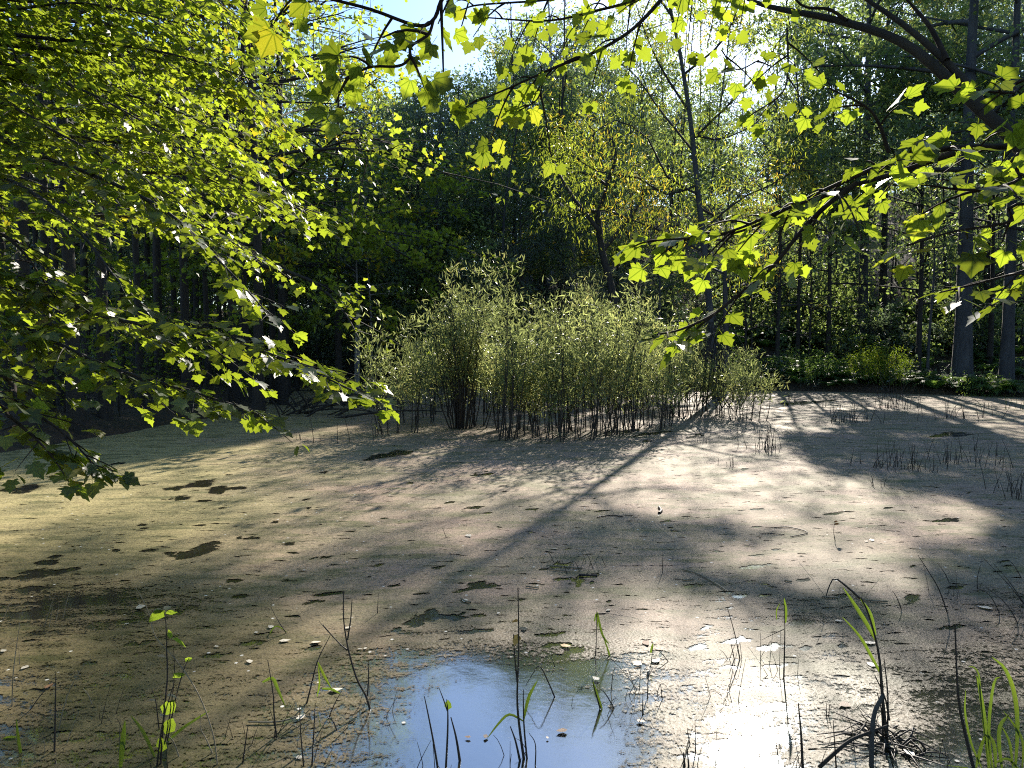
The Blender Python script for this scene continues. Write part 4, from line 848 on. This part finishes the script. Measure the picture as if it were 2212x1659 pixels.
# low twiggy layer under the maples on the left bank
P = []; tb = []
for k in range(420):
    x, y = rf.uniform(-16, -5.5), rf.uniform(9, 27)
    if inside(x, y) > -.1: continue
    p0 = np.array([x, y, float(ground(x, y))]); h = rf.uniform(.3, 2.8); p1 = p0 + [rf.normal(0, .25), rf.normal(0, .25), h]; tb.append((np.array([p0, (p0 + p1) / 2 + rf.normal(0, .06, 3), p1]), [.012, .008, .003], 3))
    for _ in range(int(h * 20)): P.append(p0 + (p1 - p0) * rf.uniform(.25, 1) + rf.normal(0, .34, 3) * [1, 1, .4])
V, Fs = tubes(tb); tag(single('undergrowth', V, Fs, M['stem'], origin=(-9, 16, 0)), 'thin saplings and twigs in the dark of the left bank', 'undergrowth', kind='stuff')
P = np.array(P); V2, F2 = place(OVALB, P, rf.normal(0, 1, P.shape) * [1, 1, .4], rf.normal(0, .35, P.shape) + [0, 0, 1], rf.uniform(.07, .12, len(P)))
tag(single('sapling_leaves', V2, F2, M['far_maple'], origin=(-9, 16, 0)), 'sparse small leaves in the dark of the left bank', 'undergrowth', kind='stuff')

# ------------------------------------------------------------ stems, blades and floating bits in the near water
def O7(x, y): return (x / 3, 1106 + y / 3)
def O8(x, y): return (737.3 + x / 3, 1106 + y / 3)
def O9(x, y): return (1474.7 + x / 3, 1106 + y / 3)
def stem(pts, r0=.004, matn='stem', label='', name='dry_stalk', cat='stalk', tipr=.35, lean=0.0, children=(), group='stems rising from the near water', Y=None):
    b = onwater(*pts[0]); D = Y or b[1]
    L = [at(p[0], p[1], D + lean * i) for i, p in enumerate(pts)]; L[0] = L[0] + ([0, 0, -.03] if Y is None else [0, 0, 0]); S = smoothline(L, max(6, 4 * len(pts)))
    V, F_ = tube(S, np.linspace(r0, r0 * tipr, len(S)), 5)
    root = single(name, V, [F_], M[matn], True, origin=[b[0], b[1], 0] if Y is None else L[0]); tag(root, label, cat, group)
    for c in children:
        typ, cp, *rest = c; cl = [at(p[0], p[1], D) for p in cp]
        if typ == 'twig':
            S = smoothline(cl, 8); V, F_ = tube(S, np.linspace(r0 * .6, r0 * .25, 8), 4); part('twig', V, [F_], M[matn], root, True)
        elif typ == 'blade':
            wd = rest[0] if rest else .009; V, F_ = blade(smoothline(cl, 10), wd); part('blade', V, [F_], M['blade'], root, True)
        elif typ == 'leaf':
            a = cl[1] - cl[0]; l = np.linalg.norm(a); V, F_ = place(OVALB, np.array([cl[0]]), np.array([a / l]), np.array([nrm(np.array([.2, .7, .6]))]), np.array([l])); part('leaf', V, F_, M[rest[0] if rest else 'bush'], root, True)
    return root
def blade(S, wd):
    T = nrm(np.gradient(S, axis=0)); s = nrm(np.cross(T, [.15, -1, .25])); n = len(S); wv = wd * np.sin(np.linspace(.35, PI - .02, n)) ** .7
    mid_ = np.cross(T, s) * wd * .25
    V = np.stack([S - s * wv[:, None] / 2, S + mid_, S + s * wv[:, None] / 2], 1).reshape(-1, 3)
    i = np.arange(n - 1)[:, None] * 3; Fq = np.concatenate([np.hstack([i, i + 1, i + 4, i + 3]), np.hstack([i + 1, i + 2, i + 5, i + 4])]); return V, Fq
def gblade(pts, wd, label, name='grass_blade', lean=0.0, Y=None):
    b = onwater(*pts[0]); D = Y or b[1]; L = [at(p[0], p[1], D + lean * i) for i, p in enumerate(pts)]; V, F_ = blade(smoothline(L, 12), wd)
    return tag(single(name, V, [F_], M['blade'], True, origin=[b[0], b[1], 0] if Y is None else L[0]), label, 'grass blade', 'green blades rising from the near water')
q7 = lambda *a: [O7(*p) for p in a]; q8 = lambda *a: [O8(*p) for p in a]; q9 = lambda *a: [O9(*p) for p in a]
sap = [('twig', q7((1070, 1500), (1110, 1250), (1130, 1050), (1125, 880))), ('twig', q7((1085, 1480), (1140, 1200), (1195, 1010), (1230, 940))), ('twig', q7((1030, 1400), (1010, 1230), (985, 1150))),
       ('leaf', q7((1070, 640), (970, 700))), ('leaf', q7((1075, 660), (1150, 640))), ('leaf', q7((1060, 640), (1000, 630)), 'leafpale'), ('leaf', q7((1060, 630), (1110, 608)), 'leafpale'), ('leaf', q7((1100, 820), (1100, 760))), ('leaf', q7((1115, 820), (1210, 862))),
       ('leaf', q7((1120, 1075), (1200, 1040))), ('leaf', q7((1200, 970), (1245, 940))), ('leaf', q7((1060, 1320), (1130, 1210))), ('leaf', q7((1080, 1185), (1160, 1200)), 'leafpale'), ('leaf', q7((1010, 1220), (960, 1215)), 'leafpale'), ('leaf', q7((1080, 940), (1020, 925)), 'leafpale'), ('leaf', q7((1030, 1320), (1090, 1315)), 'leafpale'), ('leaf', q7((1070, 1440), (1125, 1330))), ('leaf', q7((1040, 1560), (1050, 1450)))]
stem(q7((1035, 1640), (1055, 1400), (1075, 1180), (1085, 1060), (1080, 900), (1075, 720), (1062, 640)), .0045, 'stem', 'young sapling with bright lime leaves at its tip, rising from the near water', 'water_sapling', 'sapling', children=sap)
stem(q7((1010, 1650), (1040, 1450), (1070, 1300), (1130, 1100)), .004, 'stem', 'dark shoot close behind the lime leaved sapling')
stem(q7((350, 1555), (358, 1300), (362, 1040)), .0042, 'stem', 'dark upright stem left of the lime leaved sapling')
stem(q7((368, 1410), (430, 1210), (500, 1060), (560, 975)), .003, 'palestem', 'pale arching straw beside the dark upright stem')
stem(q7((75, 1265), (85, 1060), (110, 850), (132, 700)), .003, 'palestem', 'tall pale straw near the left edge')
stem(q7((128, 990), (122, 880)), .003, 'palestem', 'short pale straw near the left edge')
stem(q7((400, 690), (430, 590), (458, 505)), .003, 'palestem', 'rightmost pale straw over the dark patch of open water')
stem(q7((275, 745), (320, 640), (360, 525)), .003, 'palestem', 'tallest pale straw over the dark patch of open water')
stem(q7((312, 745), (345, 600)), .0025, 'palestem', 'thin pale straw second in the row over the dark water'); stem(q7((352, 720), (385, 600)), .0025, 'palestem', 'thin pale straw third in the row over the dark water')
stem(q7((5, 710), (50, 620), (80, 580)), .003, 'palestem', 'pale straw leaning at the left edge over dark water')
stem(q7((1415, 1640), (1380, 1440), (1290, 1190), (1150, 970), (1010, 810), (960, 640), (880, 490)), .003, 'palestem', 'very long pale straw arching behind the lime leaved sapling')
stem(q7((1400, 1570), (1340, 1480), (1300, 1400), (1298, 1310)), .003, 'palestem', 'short curved straw at the foot of the long arching one')
stem(q7((610, 1250), (575, 1190), (540, 1145)), .0028, 'palestem', 'short slanting straw left of the sapling')
stem(q7((1175, 1590), (1130, 1500), (1080, 1440)), .0035, 'palestem', 'bent straw at the foot of the sapling')
stem(q7((1795, 1460), (1775, 1300), (1770, 1180), (1735, 960)), .0042, 'stem', 'dark stem with a drooping green blade', children=[('blade', q7((1700, 1105), (1765, 1078), (1800, 1150), (1852, 1270)), .014)])
stem(q7((1565, 1630), (1590, 1500), (1607, 1380)), .004, 'stem', 'short dark stem below the floating pale leaf')
stem(q7((1975, 1245), (2020, 1110), (2060, 960), (2140, 800)), .0045, 'stem', 'slanting dark stem beside the green bent blades', children=[('twig', q7((2250, 900), (2140, 790), (2065, 705))), ('blade', q7((2060, 975), (2100, 1060), (2150, 1150)), .012), ('blade', q7((2085, 1145), (2150, 1150), (2215, 1185)), .012), ('blade', q7((2055, 1195), (2070, 1110), (2062, 990)), .008)])
stem(q7((1972, 1650), (1950, 1450), (1940, 1260)), .0038, 'stem', 'thin dark stem below the pale floating leaf, left of two'); stem(q7((2018, 1650), (2035, 1400), (2043, 1240)), .0038, 'stem', 'thin dark stem below the pale floating leaf, right of two')
stem(q7((2200, 1420), (2160, 1360), (2120, 1330)), .004, 'stem', 'bent dark stub with a forked foot'); stem(q7((2110, 1340), (2170, 1240), (2220, 1150)), .003, 'stem', 'leaning thin stem beside the forked stub')
stem(q7((1880, 790), (1800, 700), (1755, 615)), .0028, 'stem', 'thin stem above the small white curled leaves', children=[('blade', q7((1740, 800), (1790, 740), (1870, 785)), .008)])
stem(q7((160, 1290), (270, 1180), (355, 1105)), .0028, 'stem', 'low leaning twig beside the orange floating leaf')
gblade(q7((780, 1665), (795, 1500), (810, 1350)), .020, 'broad bright green blade standing left of the sapling')
gblade(q7((1005, 1595), (930, 1430), (845, 1315)), .013, 'green blade leaning left from the sapling foot')
gblade(q7((1080, 1490), (1200, 1390), (1365, 1285)), .012, 'green blade leaning right from the sapling foot')
gblade(q7((0, 1490), (60, 1468), (110, 1460)), .022, 'bright blade reaching in at the left edge', Y=2.9)
gblade(q7((150, 1650), (120, 1480), (105, 1340)), .012, 'narrow blade in the lower left corner', Y=2.8)
stem(q8((195, 1275), (160, 1195), (100, 1080), (45, 890), (15, 700), (15, 515)), .0062, 'stem', 'tall forked dark stem with a curved foot', children=[('twig', q8((40, 830), (60, 700), (70, 565))), ('twig', q8((170, 1190), (176, 1080), (178, 970))), ('twig', q8((45, 895), (0, 865), (-60, 800), (-120, 730)))])
stem(q8((1190, 1600), (1155, 1400), (1140, 1200), (1150, 880), (1145, 490)), .0060, 'stem', 'tallest dark stem standing in the blue reflection', children=[('twig', q8((1140, 1100), (1125, 950), (1115, 790))), ('leaf', q8((1148, 790), (1120, 860)), 'leafgold'), ('leaf', q8((1148, 700), (1105, 712)), 'leafgold'), ('leaf', q8((1148, 760), (1210, 752)), 'leafpale')])
stem(q8((1168, 1615), (1130, 1490), (1095, 1390)), .0055, 'stem', 'short thick dark stub left of the tallest stem')
stem(q8((1208, 1600), (1185, 1400), (1180, 1250), (1180, 1150)), .0042, 'stem', 'stem with arching green blades in the blue reflection', children=[('blade', q8((1182, 1345), (1215, 1200), (1275, 1085)), .013), ('blade', q8((1180, 1355), (1090, 1312), (1020, 1370), (940, 1475)), .010)])
stem(q8((632, 1655), (595, 1480), (560, 1300), (538, 1195)), .0048, 'stem', 'leaning dark stem at the left of the blue reflection')
stem(q8((675, 1655), (688, 1450), (690, 1300), (683, 1215)), .0048, 'stem', 'forked dark stem second from the left in the blue reflection', children=[('twig', q8((688, 1290), (660, 1210), (635, 1145))), ('leaf', q8((688, 1285), (695, 1215)), 'blade')])
stem(q8((775, 1615), (745, 1470), (710, 1330)), .0062, 'stem', 'thick pointed dark stub in the blue reflection')
stem(q8((1255, 1640), (1258, 1510), (1215, 1430)), .003, 'stem', 'thin hooked stem right of the tallest stem')
stem(q8((1690, 1275), (1650, 1180), (1625, 1085)), .004, 'stem', 'stem with a green sheath right of the blue reflection', children=[('blade', q8((1690, 1275), (1655, 1180), (1625, 1085)), .014)])
stem(q8((1645, 935), (1652, 840), (1655, 640)), .0035, 'stem', 'dark stem with a zigzag green shoot', children=[('blade', q8((1640, 710), (1655, 660), (1665, 780)), .010), ('blade', q8((1660, 650), (1690, 790), (1740, 865)), .012), ('blade', q8((1700, 810), (1742, 960), (1712, 1100)), .010), ('twig', q8((1655, 660), (1730, 658), (1920, 688)))])
stem(q8((1400, 1200), (1340, 1100), (1285, 1000), (1240, 1050), (1195, 1125)), .0038, 'stem', 'bent over dark stem folded like a roof')
stem(q8((1790, 1275), (1720, 1190), (1670, 1140)), .0035, 'stem', 'low leaning stem right of the green sheath'); stem(q8((2148, 975), (2080, 920), (2030, 885)), .003, 'stem', 'low leaning stem beside the brown clump')
stem(q8((1952, 1310), (1955, 1150)), .003, 'stem', 'thin straight stem over the orange glow'); stem(q8((2085, 1220), (2070, 1120)), .0035, 'stem', 'short stem over the orange glow'); stem(q8((1397, 1000), (1360, 935)), .003, 'stem', 'short leaning stub above the folded stem')
stem(q8((232, 660), (240, 530)), .0032, 'stem', 'lone short stem on the tan scum'); stem(q8((690, 170), (655, 100)), .003, 'stem', 'tiny leaning stub in the middle of the pond'); stem(q8((2080, 400), (2085, 240)), .003, 'stem', 'lone thin stem in the shaded centre')
stem(q8((2005, 985), (2020, 860)), .003, 'palestem', 'small yellow tipped straw', children=[('blade', q8((2005, 915), (2020, 850)), .014)])
stem(q8((1745, 1170), (1760, 1050), (1775, 1010)), .003, 'palestem', 'straw leaning beside the zigzag shoot'); stem(q8((1985, 1200), (1990, 1080), (2020, 1010)), .003, 'stem', 'crooked stem beside the glow')
for k in range(9):
    x0, y0 = 1330 + k * 42, 330 + (k * 37) % 90; stem(q8((x0 + 60, y0), (x0 + 10, y0 - 70 - 12 * (k % 4)), (x0 - 30, y0 - 10)), .003, 'palestem' if k % 2 else 'stem', 'thin bent stalk in the sunken debris heap', 'dry_stalk', 'stalk', group='bent stalks of the debris heap')
stem(q9((380, 960), (340, 800), (290, 620)), .0038, 'stem', 'tall slanting stem above the sun glare, right of two'); stem(q9((345, 960), (310, 840)), .0035, 'stem', 'short slanting stem above the sun glare, left of two')
stem(q9((655, 1085), (660, 900), (662, 760), (660, 600)), .0042, 'stem', 'straight reed with a green flag above the sun glare', children=[('blade', q9((666, 720), (668, 640), (657, 555)), .016), ('blade', q9((610, 700), (608, 640), (630, 590)), .006), ('twig', q9((655, 760), (590, 790), (510, 830)))])
stem(q9((1330, 1480), (1300, 1250), (1285, 1060), (1275, 950), (1250, 820), (1200, 650), (1155, 555)), .0075, 'stem', 'large reed with long arching green blades at the right', 'reed', 'reed', children=[
    ('blade', q9((1290, 1060), (1230, 950), (1150, 810), (1035, 680)), .014), ('blade', q9((1250, 830), (1190, 720), (1120, 610), (1040, 490)), .018), ('blade', q9((1252, 800), (1215, 660), (1150, 560)), .016), ('twig', q9((1150, 560), (1060, 480), (985, 430), (950, 480), (930, 545))), ('twig', q9((1340, 1350), (1310, 1200), (1245, 1060))), ('twig', q9((1300, 1500), (1290, 1300), (1260, 1170))), ('twig', q9((1325, 1480), (1330, 1200), (1305, 950)))])
stem(q9((1225, 1655), (1228, 1450), (1245, 1300), (1300, 1185)), .0095, 'greybark', 'thick grey reed bent like a pipe at the right', 'reed', 'reed', tipr=.8)
stem(q9((830, 1655), (1060, 1500), (1200, 1432), (1335, 1382)), .0085, 'bark', 'thick dead stalk lying slanted at the lower right', 'dead_stalk', 'stalk', tipr=.5)
stem(q9((782, 1659), (768, 1440), (750, 1240)), .0062, 'stem', 'dark thick stub standing in the sun glare')
stem(q9((1730, 660), (1660, 500), (1590, 380), (1525, 280)), .0042, 'stem', 'long slanting reed at the right above the glitter'); stem(q9((1430, 635), (1395, 570), (1360, 510)), .0038, 'stem', 'short slanting stub left of the round dark hole')
stem(q9((975, 1350), (985, 1500), (1000, 1659))[::-1], .0035, 'stem', 'thin stem right of the sun glare'); stem(q9((630, 1655), (615, 1560), (600, 1475)), .003, 'stem', 'thin faint stem inside the sun glare'); stem(q9((935, 1330), (932, 1240)), .003, 'stem', 'tiny stub right of the glare, left of two'); stem(q9((945, 1332), (952, 1245)), .003, 'stem', 'tiny stub right of the glare, right of two')
stem(q9((85, 1560), (80, 1350)), .003, 'stem', 'thin stem left of the sun glare'); stem(q9((20, 1655), (5, 1560)), .006, 'stem', 'dark stub at the bottom left of the glare'); stem(q9((60, 1510), (40, 1470), (28, 1400)), .003, 'stem', 'thin hooked stem left of the glare'); stem(q9((45, 1655), (30, 1540)), .005, 'stem', 'second dark stub at the bottom left of the glare')
stem(q9((995, 188), (980, 140), (982, 60)), .004, 'stem', 'lone crooked stub in the bright right half', children=[('leaf', q9((980, 80), (1015, 75)), 'leafbrown'), ('leaf', q9((980, 65), (1005, 58)), 'leafbrown')])
for k, pts in enumerate([((2250, 620), (2130, 470), (2010, 330)), ((2240, 600), (2120, 480), (1950, 300)), ((2070, 650), (1990, 540), (1905, 490)), ((1912, 500), (1910, 430), (1930, 345)), ((1745, 465), (1700, 400), (1650, 330)), ((2190, 720), (2100, 600), (1960, 480)), ((2212, 430), (2150, 350), (2100, 300))]):
    stem(q9(*pts), .0034, 'stem', ['uppermost long leaning reed at the right edge', 'second long leaning reed at the right edge', 'arched low reed right of the round hole', 'upright thin reed near the right edge', 'small slanting reed above the long one', 'lowest leaning reed at the right edge', 'short reed at the far right edge'][k], 'reed', 'reed', group='leaning reeds at the right edge')
# near clump in the lower right corner
for k, (pts, wd, tp) in enumerate([
        (((1900, 1660), (1830, 1430), (1785, 1180), (1765, 740)), .0075, 's'), (((1990, 1665), (1960, 1380), (1930, 1180), (1905, 1060)), .018, 'b'), (((2070, 1665), (2050, 1500), (2060, 1380), (2120, 1310)), .018, 'b'),
        (((2155, 1665), (2170, 1400), (2150, 1180), (2090, 1020), (2005, 940)), .020, 'b'), (((1940, 1665), (1870, 1500), (1830, 1300), (1835, 1150)), .010, 'b'), (((2010, 1665), (1985, 1480), (1990, 1300), (2020, 1100), (2070, 1070)), .014, 'b'),
        (((2030, 1665), (2015, 1500), (1950, 1420)), .016, 'b'), (((2140, 1665), (2120, 1500), (2070, 1390)), .012, 'b'), (((2200, 1665), (2205, 1500), (2160, 1400), (2080, 1290)), .012, 'b'), (((1900, 1665), (1930, 1540), (1960, 1440)), .016, 'b'),
        (((1850, 1000), (1890, 1010), (1920, 1060), (1930, 1200), (1980, 1665))[::-1], .008, 'b'), (((1700, 1640), (1760, 1655), (1850, 1660))[::-1], .010, 'b'), (((2180, 1665), (2100, 1600), (2000, 1640)), .010, 'b')]):
    lab = ['tall dark reed at the left of the lower right grass clump', 'upright blade behind the tall dark reed', 'blade with a tip curling right in the lower right clump', 'long arching blade highest in the lower right clump', 'thin blade leaning on the tall dark reed', 'blade bending right in the middle of the clump', 'short blade leaning left in the clump', 'dull narrow blade in the clump', 'outermost blade at the right edge of the clump', 'short broad blade at the clump foot', 'thin hooked blade bending left over the water', 'low blade lying left of the clump', 'low blade lying across the clump'][k]
    if tp == 's': stem(q9(*pts), wd, 'stem', lab, 'reed', 'reed')
    else: gblade(q9(*pts), wd, lab, lean=.01)
tb = []; q = onwater(*O9(1340, 1500))
for k in range(46):
    p0 = q + [rf.normal(0, .05), rf.normal(0, .06), -.01]; a = rf.uniform(0, 2 * PI); l = rf.uniform(.06, .26); p1 = p0 + [math.cos(a) * l, math.sin(a) * l * .8, rf.uniform(0, .05)]; tb.append((np.array([p0, (p0 + p1) / 2 + [0, 0, rf.uniform(0, .05)], p1]), [.005, .004, .002], 4))
V, Fs = tubes(tb); tag(single('root_clump', V, Fs, M['stem'], True, origin=q), 'dark matted root clump at the foot of the large reed', 'roots')
for k, (px, py) in enumerate([(118, 1618), (345, 1650), (598, 1590), (800, 1532), (1132, 1640), (1602, 1426), (1693, 1462), (1300, 1535), (1390, 1500), (1900, 1600), (2040, 1640), (656, 1654), (1480, 1640), (500, 1600), (1735, 1655), (1800, 1330), (2060, 1290), (240, 1560), (1560, 1500), (930, 1655)]):
    stemset('sedge_tuft', ['short dead stubs at the foot of the dark upright stem', 'short stubs round the sapling foot', 'stubs at the foot of the stem with a drooping blade', 'stubs beside the curved foot of the forked stem', 'stubs round the foot of the tallest stem', 'tiny stubs below the slanting stems above the glare', 'tiny stubs at the foot of the green flagged reed', 'few stubs right of the green sheath', 'stubs at the right of the blue reflection', 'stubs by the root clump', 'stubs at the foot of the lower right grass', 'stubs between two thin stems at the bottom', 'stubs at the bottom left of the glare', 'stubs right of the sapling', 'stubs by the thick stub in the glare', 'small tuft right of the sky glints', 'small tuft below the right reeds', 'small tuft left of the sapling', 'stubs at the edge of the orange glow', 'stubs at the bottom of the blue reflection'][k],
            'sedge tuft', 'short tufts in the near water', px, py, 5, 60 + (k * 13) % 40, .05, .0022, 'stem' if k % 3 else 'palestem', lean=.4, arch=.3, seed=k + 300)
# floating leaves
def floatleaf(px, py, wpx, m_, label, curl=.25):
    b = onwater(px, py, .008); s = wpx / F0 * b[1]; a = rf.uniform(0, 2 * PI); d = np.array([math.cos(a), math.sin(a), 0]); n = nrm(np.array([rf.normal(0, .12), rf.normal(0, .12), 1]))
    t = (OVALB[0] * [1, 1, 1] + np.array([0, 0, .03]), OVALB[1]); v = t[0].copy(); v[:, 2] = .02 + curl * (v[:, 0] ** 2 + (v[:, 1] - .5) ** 2 * .5) + .01
    V, F_ = place((v, t[1]), np.array([b - d * s / 2]), np.array([d]), np.array([n]), np.array([s])); tag(single('floating_leaf', V, F_, M[m_], True, origin=b), label, 'leaf', 'leaves floating on the pond')
FL = [((910, 617), 28, 'leafpale', 'pale leaf beside the straws over the dark water'), ((820, 725), 11, 'leafpale', 'tiny pale leaf left of the sapling tip'), ((1845, 835), 24, 'leafpale', 'cream leaf right of the thin stem and green blade'), ((1617, 970), 20, 'leafpale', 'cream leaf alone on the olive water, left of the drooping blade'),
      ((1403, 872), 13, 'leafpale', 'small white leaf right of the lime leaves'), ((160, 1008), 20, 'leafpale', 'curled pale leaf near the left straws'), ((22, 900), 17, 'leafpale', 'pale leaf touching the left edge'), ((318, 1130), 26, 'leafbrown', 'tan orange leaf by the low twig'), ((1948, 1330), 24, 'leafpale', 'white leaf at the end of the lying straw'),
      ((1940, 1590), 18, 'leafpale', 'pale leaf at the bottom between two thin stems'), ((2045, 845), 22, 'leafpale', 'faint leaf by the small sky reflection'), ((2175, 1155), 30, 'leafpale', 'white leaf on the bent green blades'), ((1660, 780), 12, 'leafpale', 'small white curled leaf below the thin stem'), ((1755, 745), 18, 'leafpale', 'silvery curled leaf by the green blade')]
for (p, s, m_, lab) in FL: floatleaf(*O7(*p), s, m_, lab)
FL = [((120, 888), 11, 'leafpale', 'left of the twin pale round leaves'), ((155, 884), 11, 'leafpale', 'right of the twin pale round leaves'), ((1452, 868), 24, 'leafgold', 'gold and white leaf at the tip of the blue reflection'), ((1430, 1418), 26, 'leafbrown', 'brown curled leaf floating in the blue reflection'), ((1185, 760), 18, 'leafpale', 'pale leaf behind the tallest stem'), ((1650, 1080), 20, 'leafpale', 'cream leaf among the zigzag shoot'),
      ((825, 155), 20, 'leafpale', 'bright pale leaf in the centre of the pond'), ((1380, 238), 16, 'leafpale', 'pale leaf left of the debris heap'), ((1940, 1355), 20, 'leafbrown', 'small dark leaf below the orange glow'), ((2040, 965), 26, 'leafbrown', 'dark brown leaf beside the yellow tipped straw'), ((1975, 850), 24, 'leafbrown', 'brown leaf above the yellow tipped straw'), ((1920, 985), 24, 'leafbrown', 'brown crumpled leaf left of the yellow tipped straw'), ((935, 1455), 16, 'leafbrown', 'reddish leaf at the end of the arching blade'), ((1018, 655), 9, 'leafpale', 'small white leaf right of the dark algae holes'), ((820, 1458), 14, 'leafbrown', 'dark leaf in the left of the blue reflection'), ((1335, 1462), 9, 'leafbrown', 'small dark leaf near the brown curled one'), ((45, 750), 18, 'leafpale', 'pale leaf behind the tall forked stem'), ((800, 575), 20, 'leafpale', 'pale leaf under the large algae hole'), ((1730, 636), 15, 'leafpale', 'pale leaf above the zigzag shoot')]
for (p, s, m_, lab) in FL: floatleaf(*O8(*p), s, m_, lab)
FL = [((1215, 850), 26, 'leafpale', 'grey white leaf beside the large reed'), ((1960, 622), 30, 'leafpale', 'cream leaf at the right edge of the glitter'), ((1010, 706), 17, 'leafpale', 'pale leaf left of the large reed blades'), ((1468, 1560), 26, 'leafpale', 'pinkish white leaf by the root clump'), ((1225, 182), 14, 'leafpale', 'pinkish leaf in the bright right half'), ((1225, 990), 22, 'leafpale', 'pale leaf touching the large reed'), ((1050, 1250), 30, 'leafbrown', 'tan leaf in the orange glow right of the glare'), ((1190, 190), 10, 'leafbrown', 'small dark leaf in the bright right half'), ((165, 1560), 12, 'leafbrown', 'dark curled leaf left of the glare'), ((440, 1362), 10, 'leafbrown', 'dark speck leaf inside the glare')]
for (p, s, m_, lab) in FL: floatleaf(*O9(*p), s, m_, lab)
# floating and sunken twigs
def fl_twig(pts, rad, m_, label):
    L = [onwater(*p, z=.012) for p in pts]; V, F_ = tube(smoothline(L, 4 * len(pts)), rad, 4); tag(single('floating_twig', V, [F_], M[m_], True, origin=L[0]), label, 'twig', 'twigs floating on the scum')
fl_twig(q7((1610, 1360), (1800, 1358), (1930, 1325)), .004, 'palestem', 'pale straw lying flat beside the white leaf')
fl_twig(q9((500, 165), (520, 137), (660, 146)), .004, 'stem', 'dark hooked twig floating at the right, left of two'); fl_twig(q9((595, 100), (690, 98), (810, 132), (700, 160)), .0045, 'stem', 'dark bent twig floating at the right, right of two')
fl_twig(q9((0, 370), (100, 400), (210, 460), (295, 515)), .005, 'palestem', 'long pale twig floating right of the debris heap'); fl_twig(q9((905, 548), (1010, 556)), .006, 'palestem', 'short white twig under the sky glints')
fl_twig(q9((1120, 550), (1200, 570), (1330, 580)), .005, 'palestem', 'pale twig behind the large reed blades'); fl_twig(q9((660, 440), (705, 450)), .006, 'palestem', 'tiny white twig near the centre right'); fl_twig(q9((0, 440), (70, 435)), .006, 'palestem', 'small white twig left of the long pale one')
fl_twig(q8((1330, 345), (1450, 355), (1560, 365)), .006, 'palestem', 'silvery stick across the debris heap'); fl_twig(q8((1350, 370), (1480, 385)), .005, 'palestem', 'lower silvery stick of the debris heap'); fl_twig(q8((775, 560), (800, 575), (840, 585)), .006, 'palestem', 'curved pale twig by the large dark algae hole'); fl_twig(q8((1195, 480), (1280, 492)), .005, 'palestem', 'pale twig left of the debris heap')
fl_twig(q8((1540, 405), (1660, 412)), .008, 'stem', 'dark stick right below the debris heap')
fl_twig([(1290, 1117), (1320, 1113), (1345, 1116)], .006, 'stem', 'thin curved dark twig in the centre right of the pond'); fl_twig([(1424, 1096), (1428, 1103), (1424, 1108)], .016, 'stem', 'dark knotted bit of bark on the bright scum')
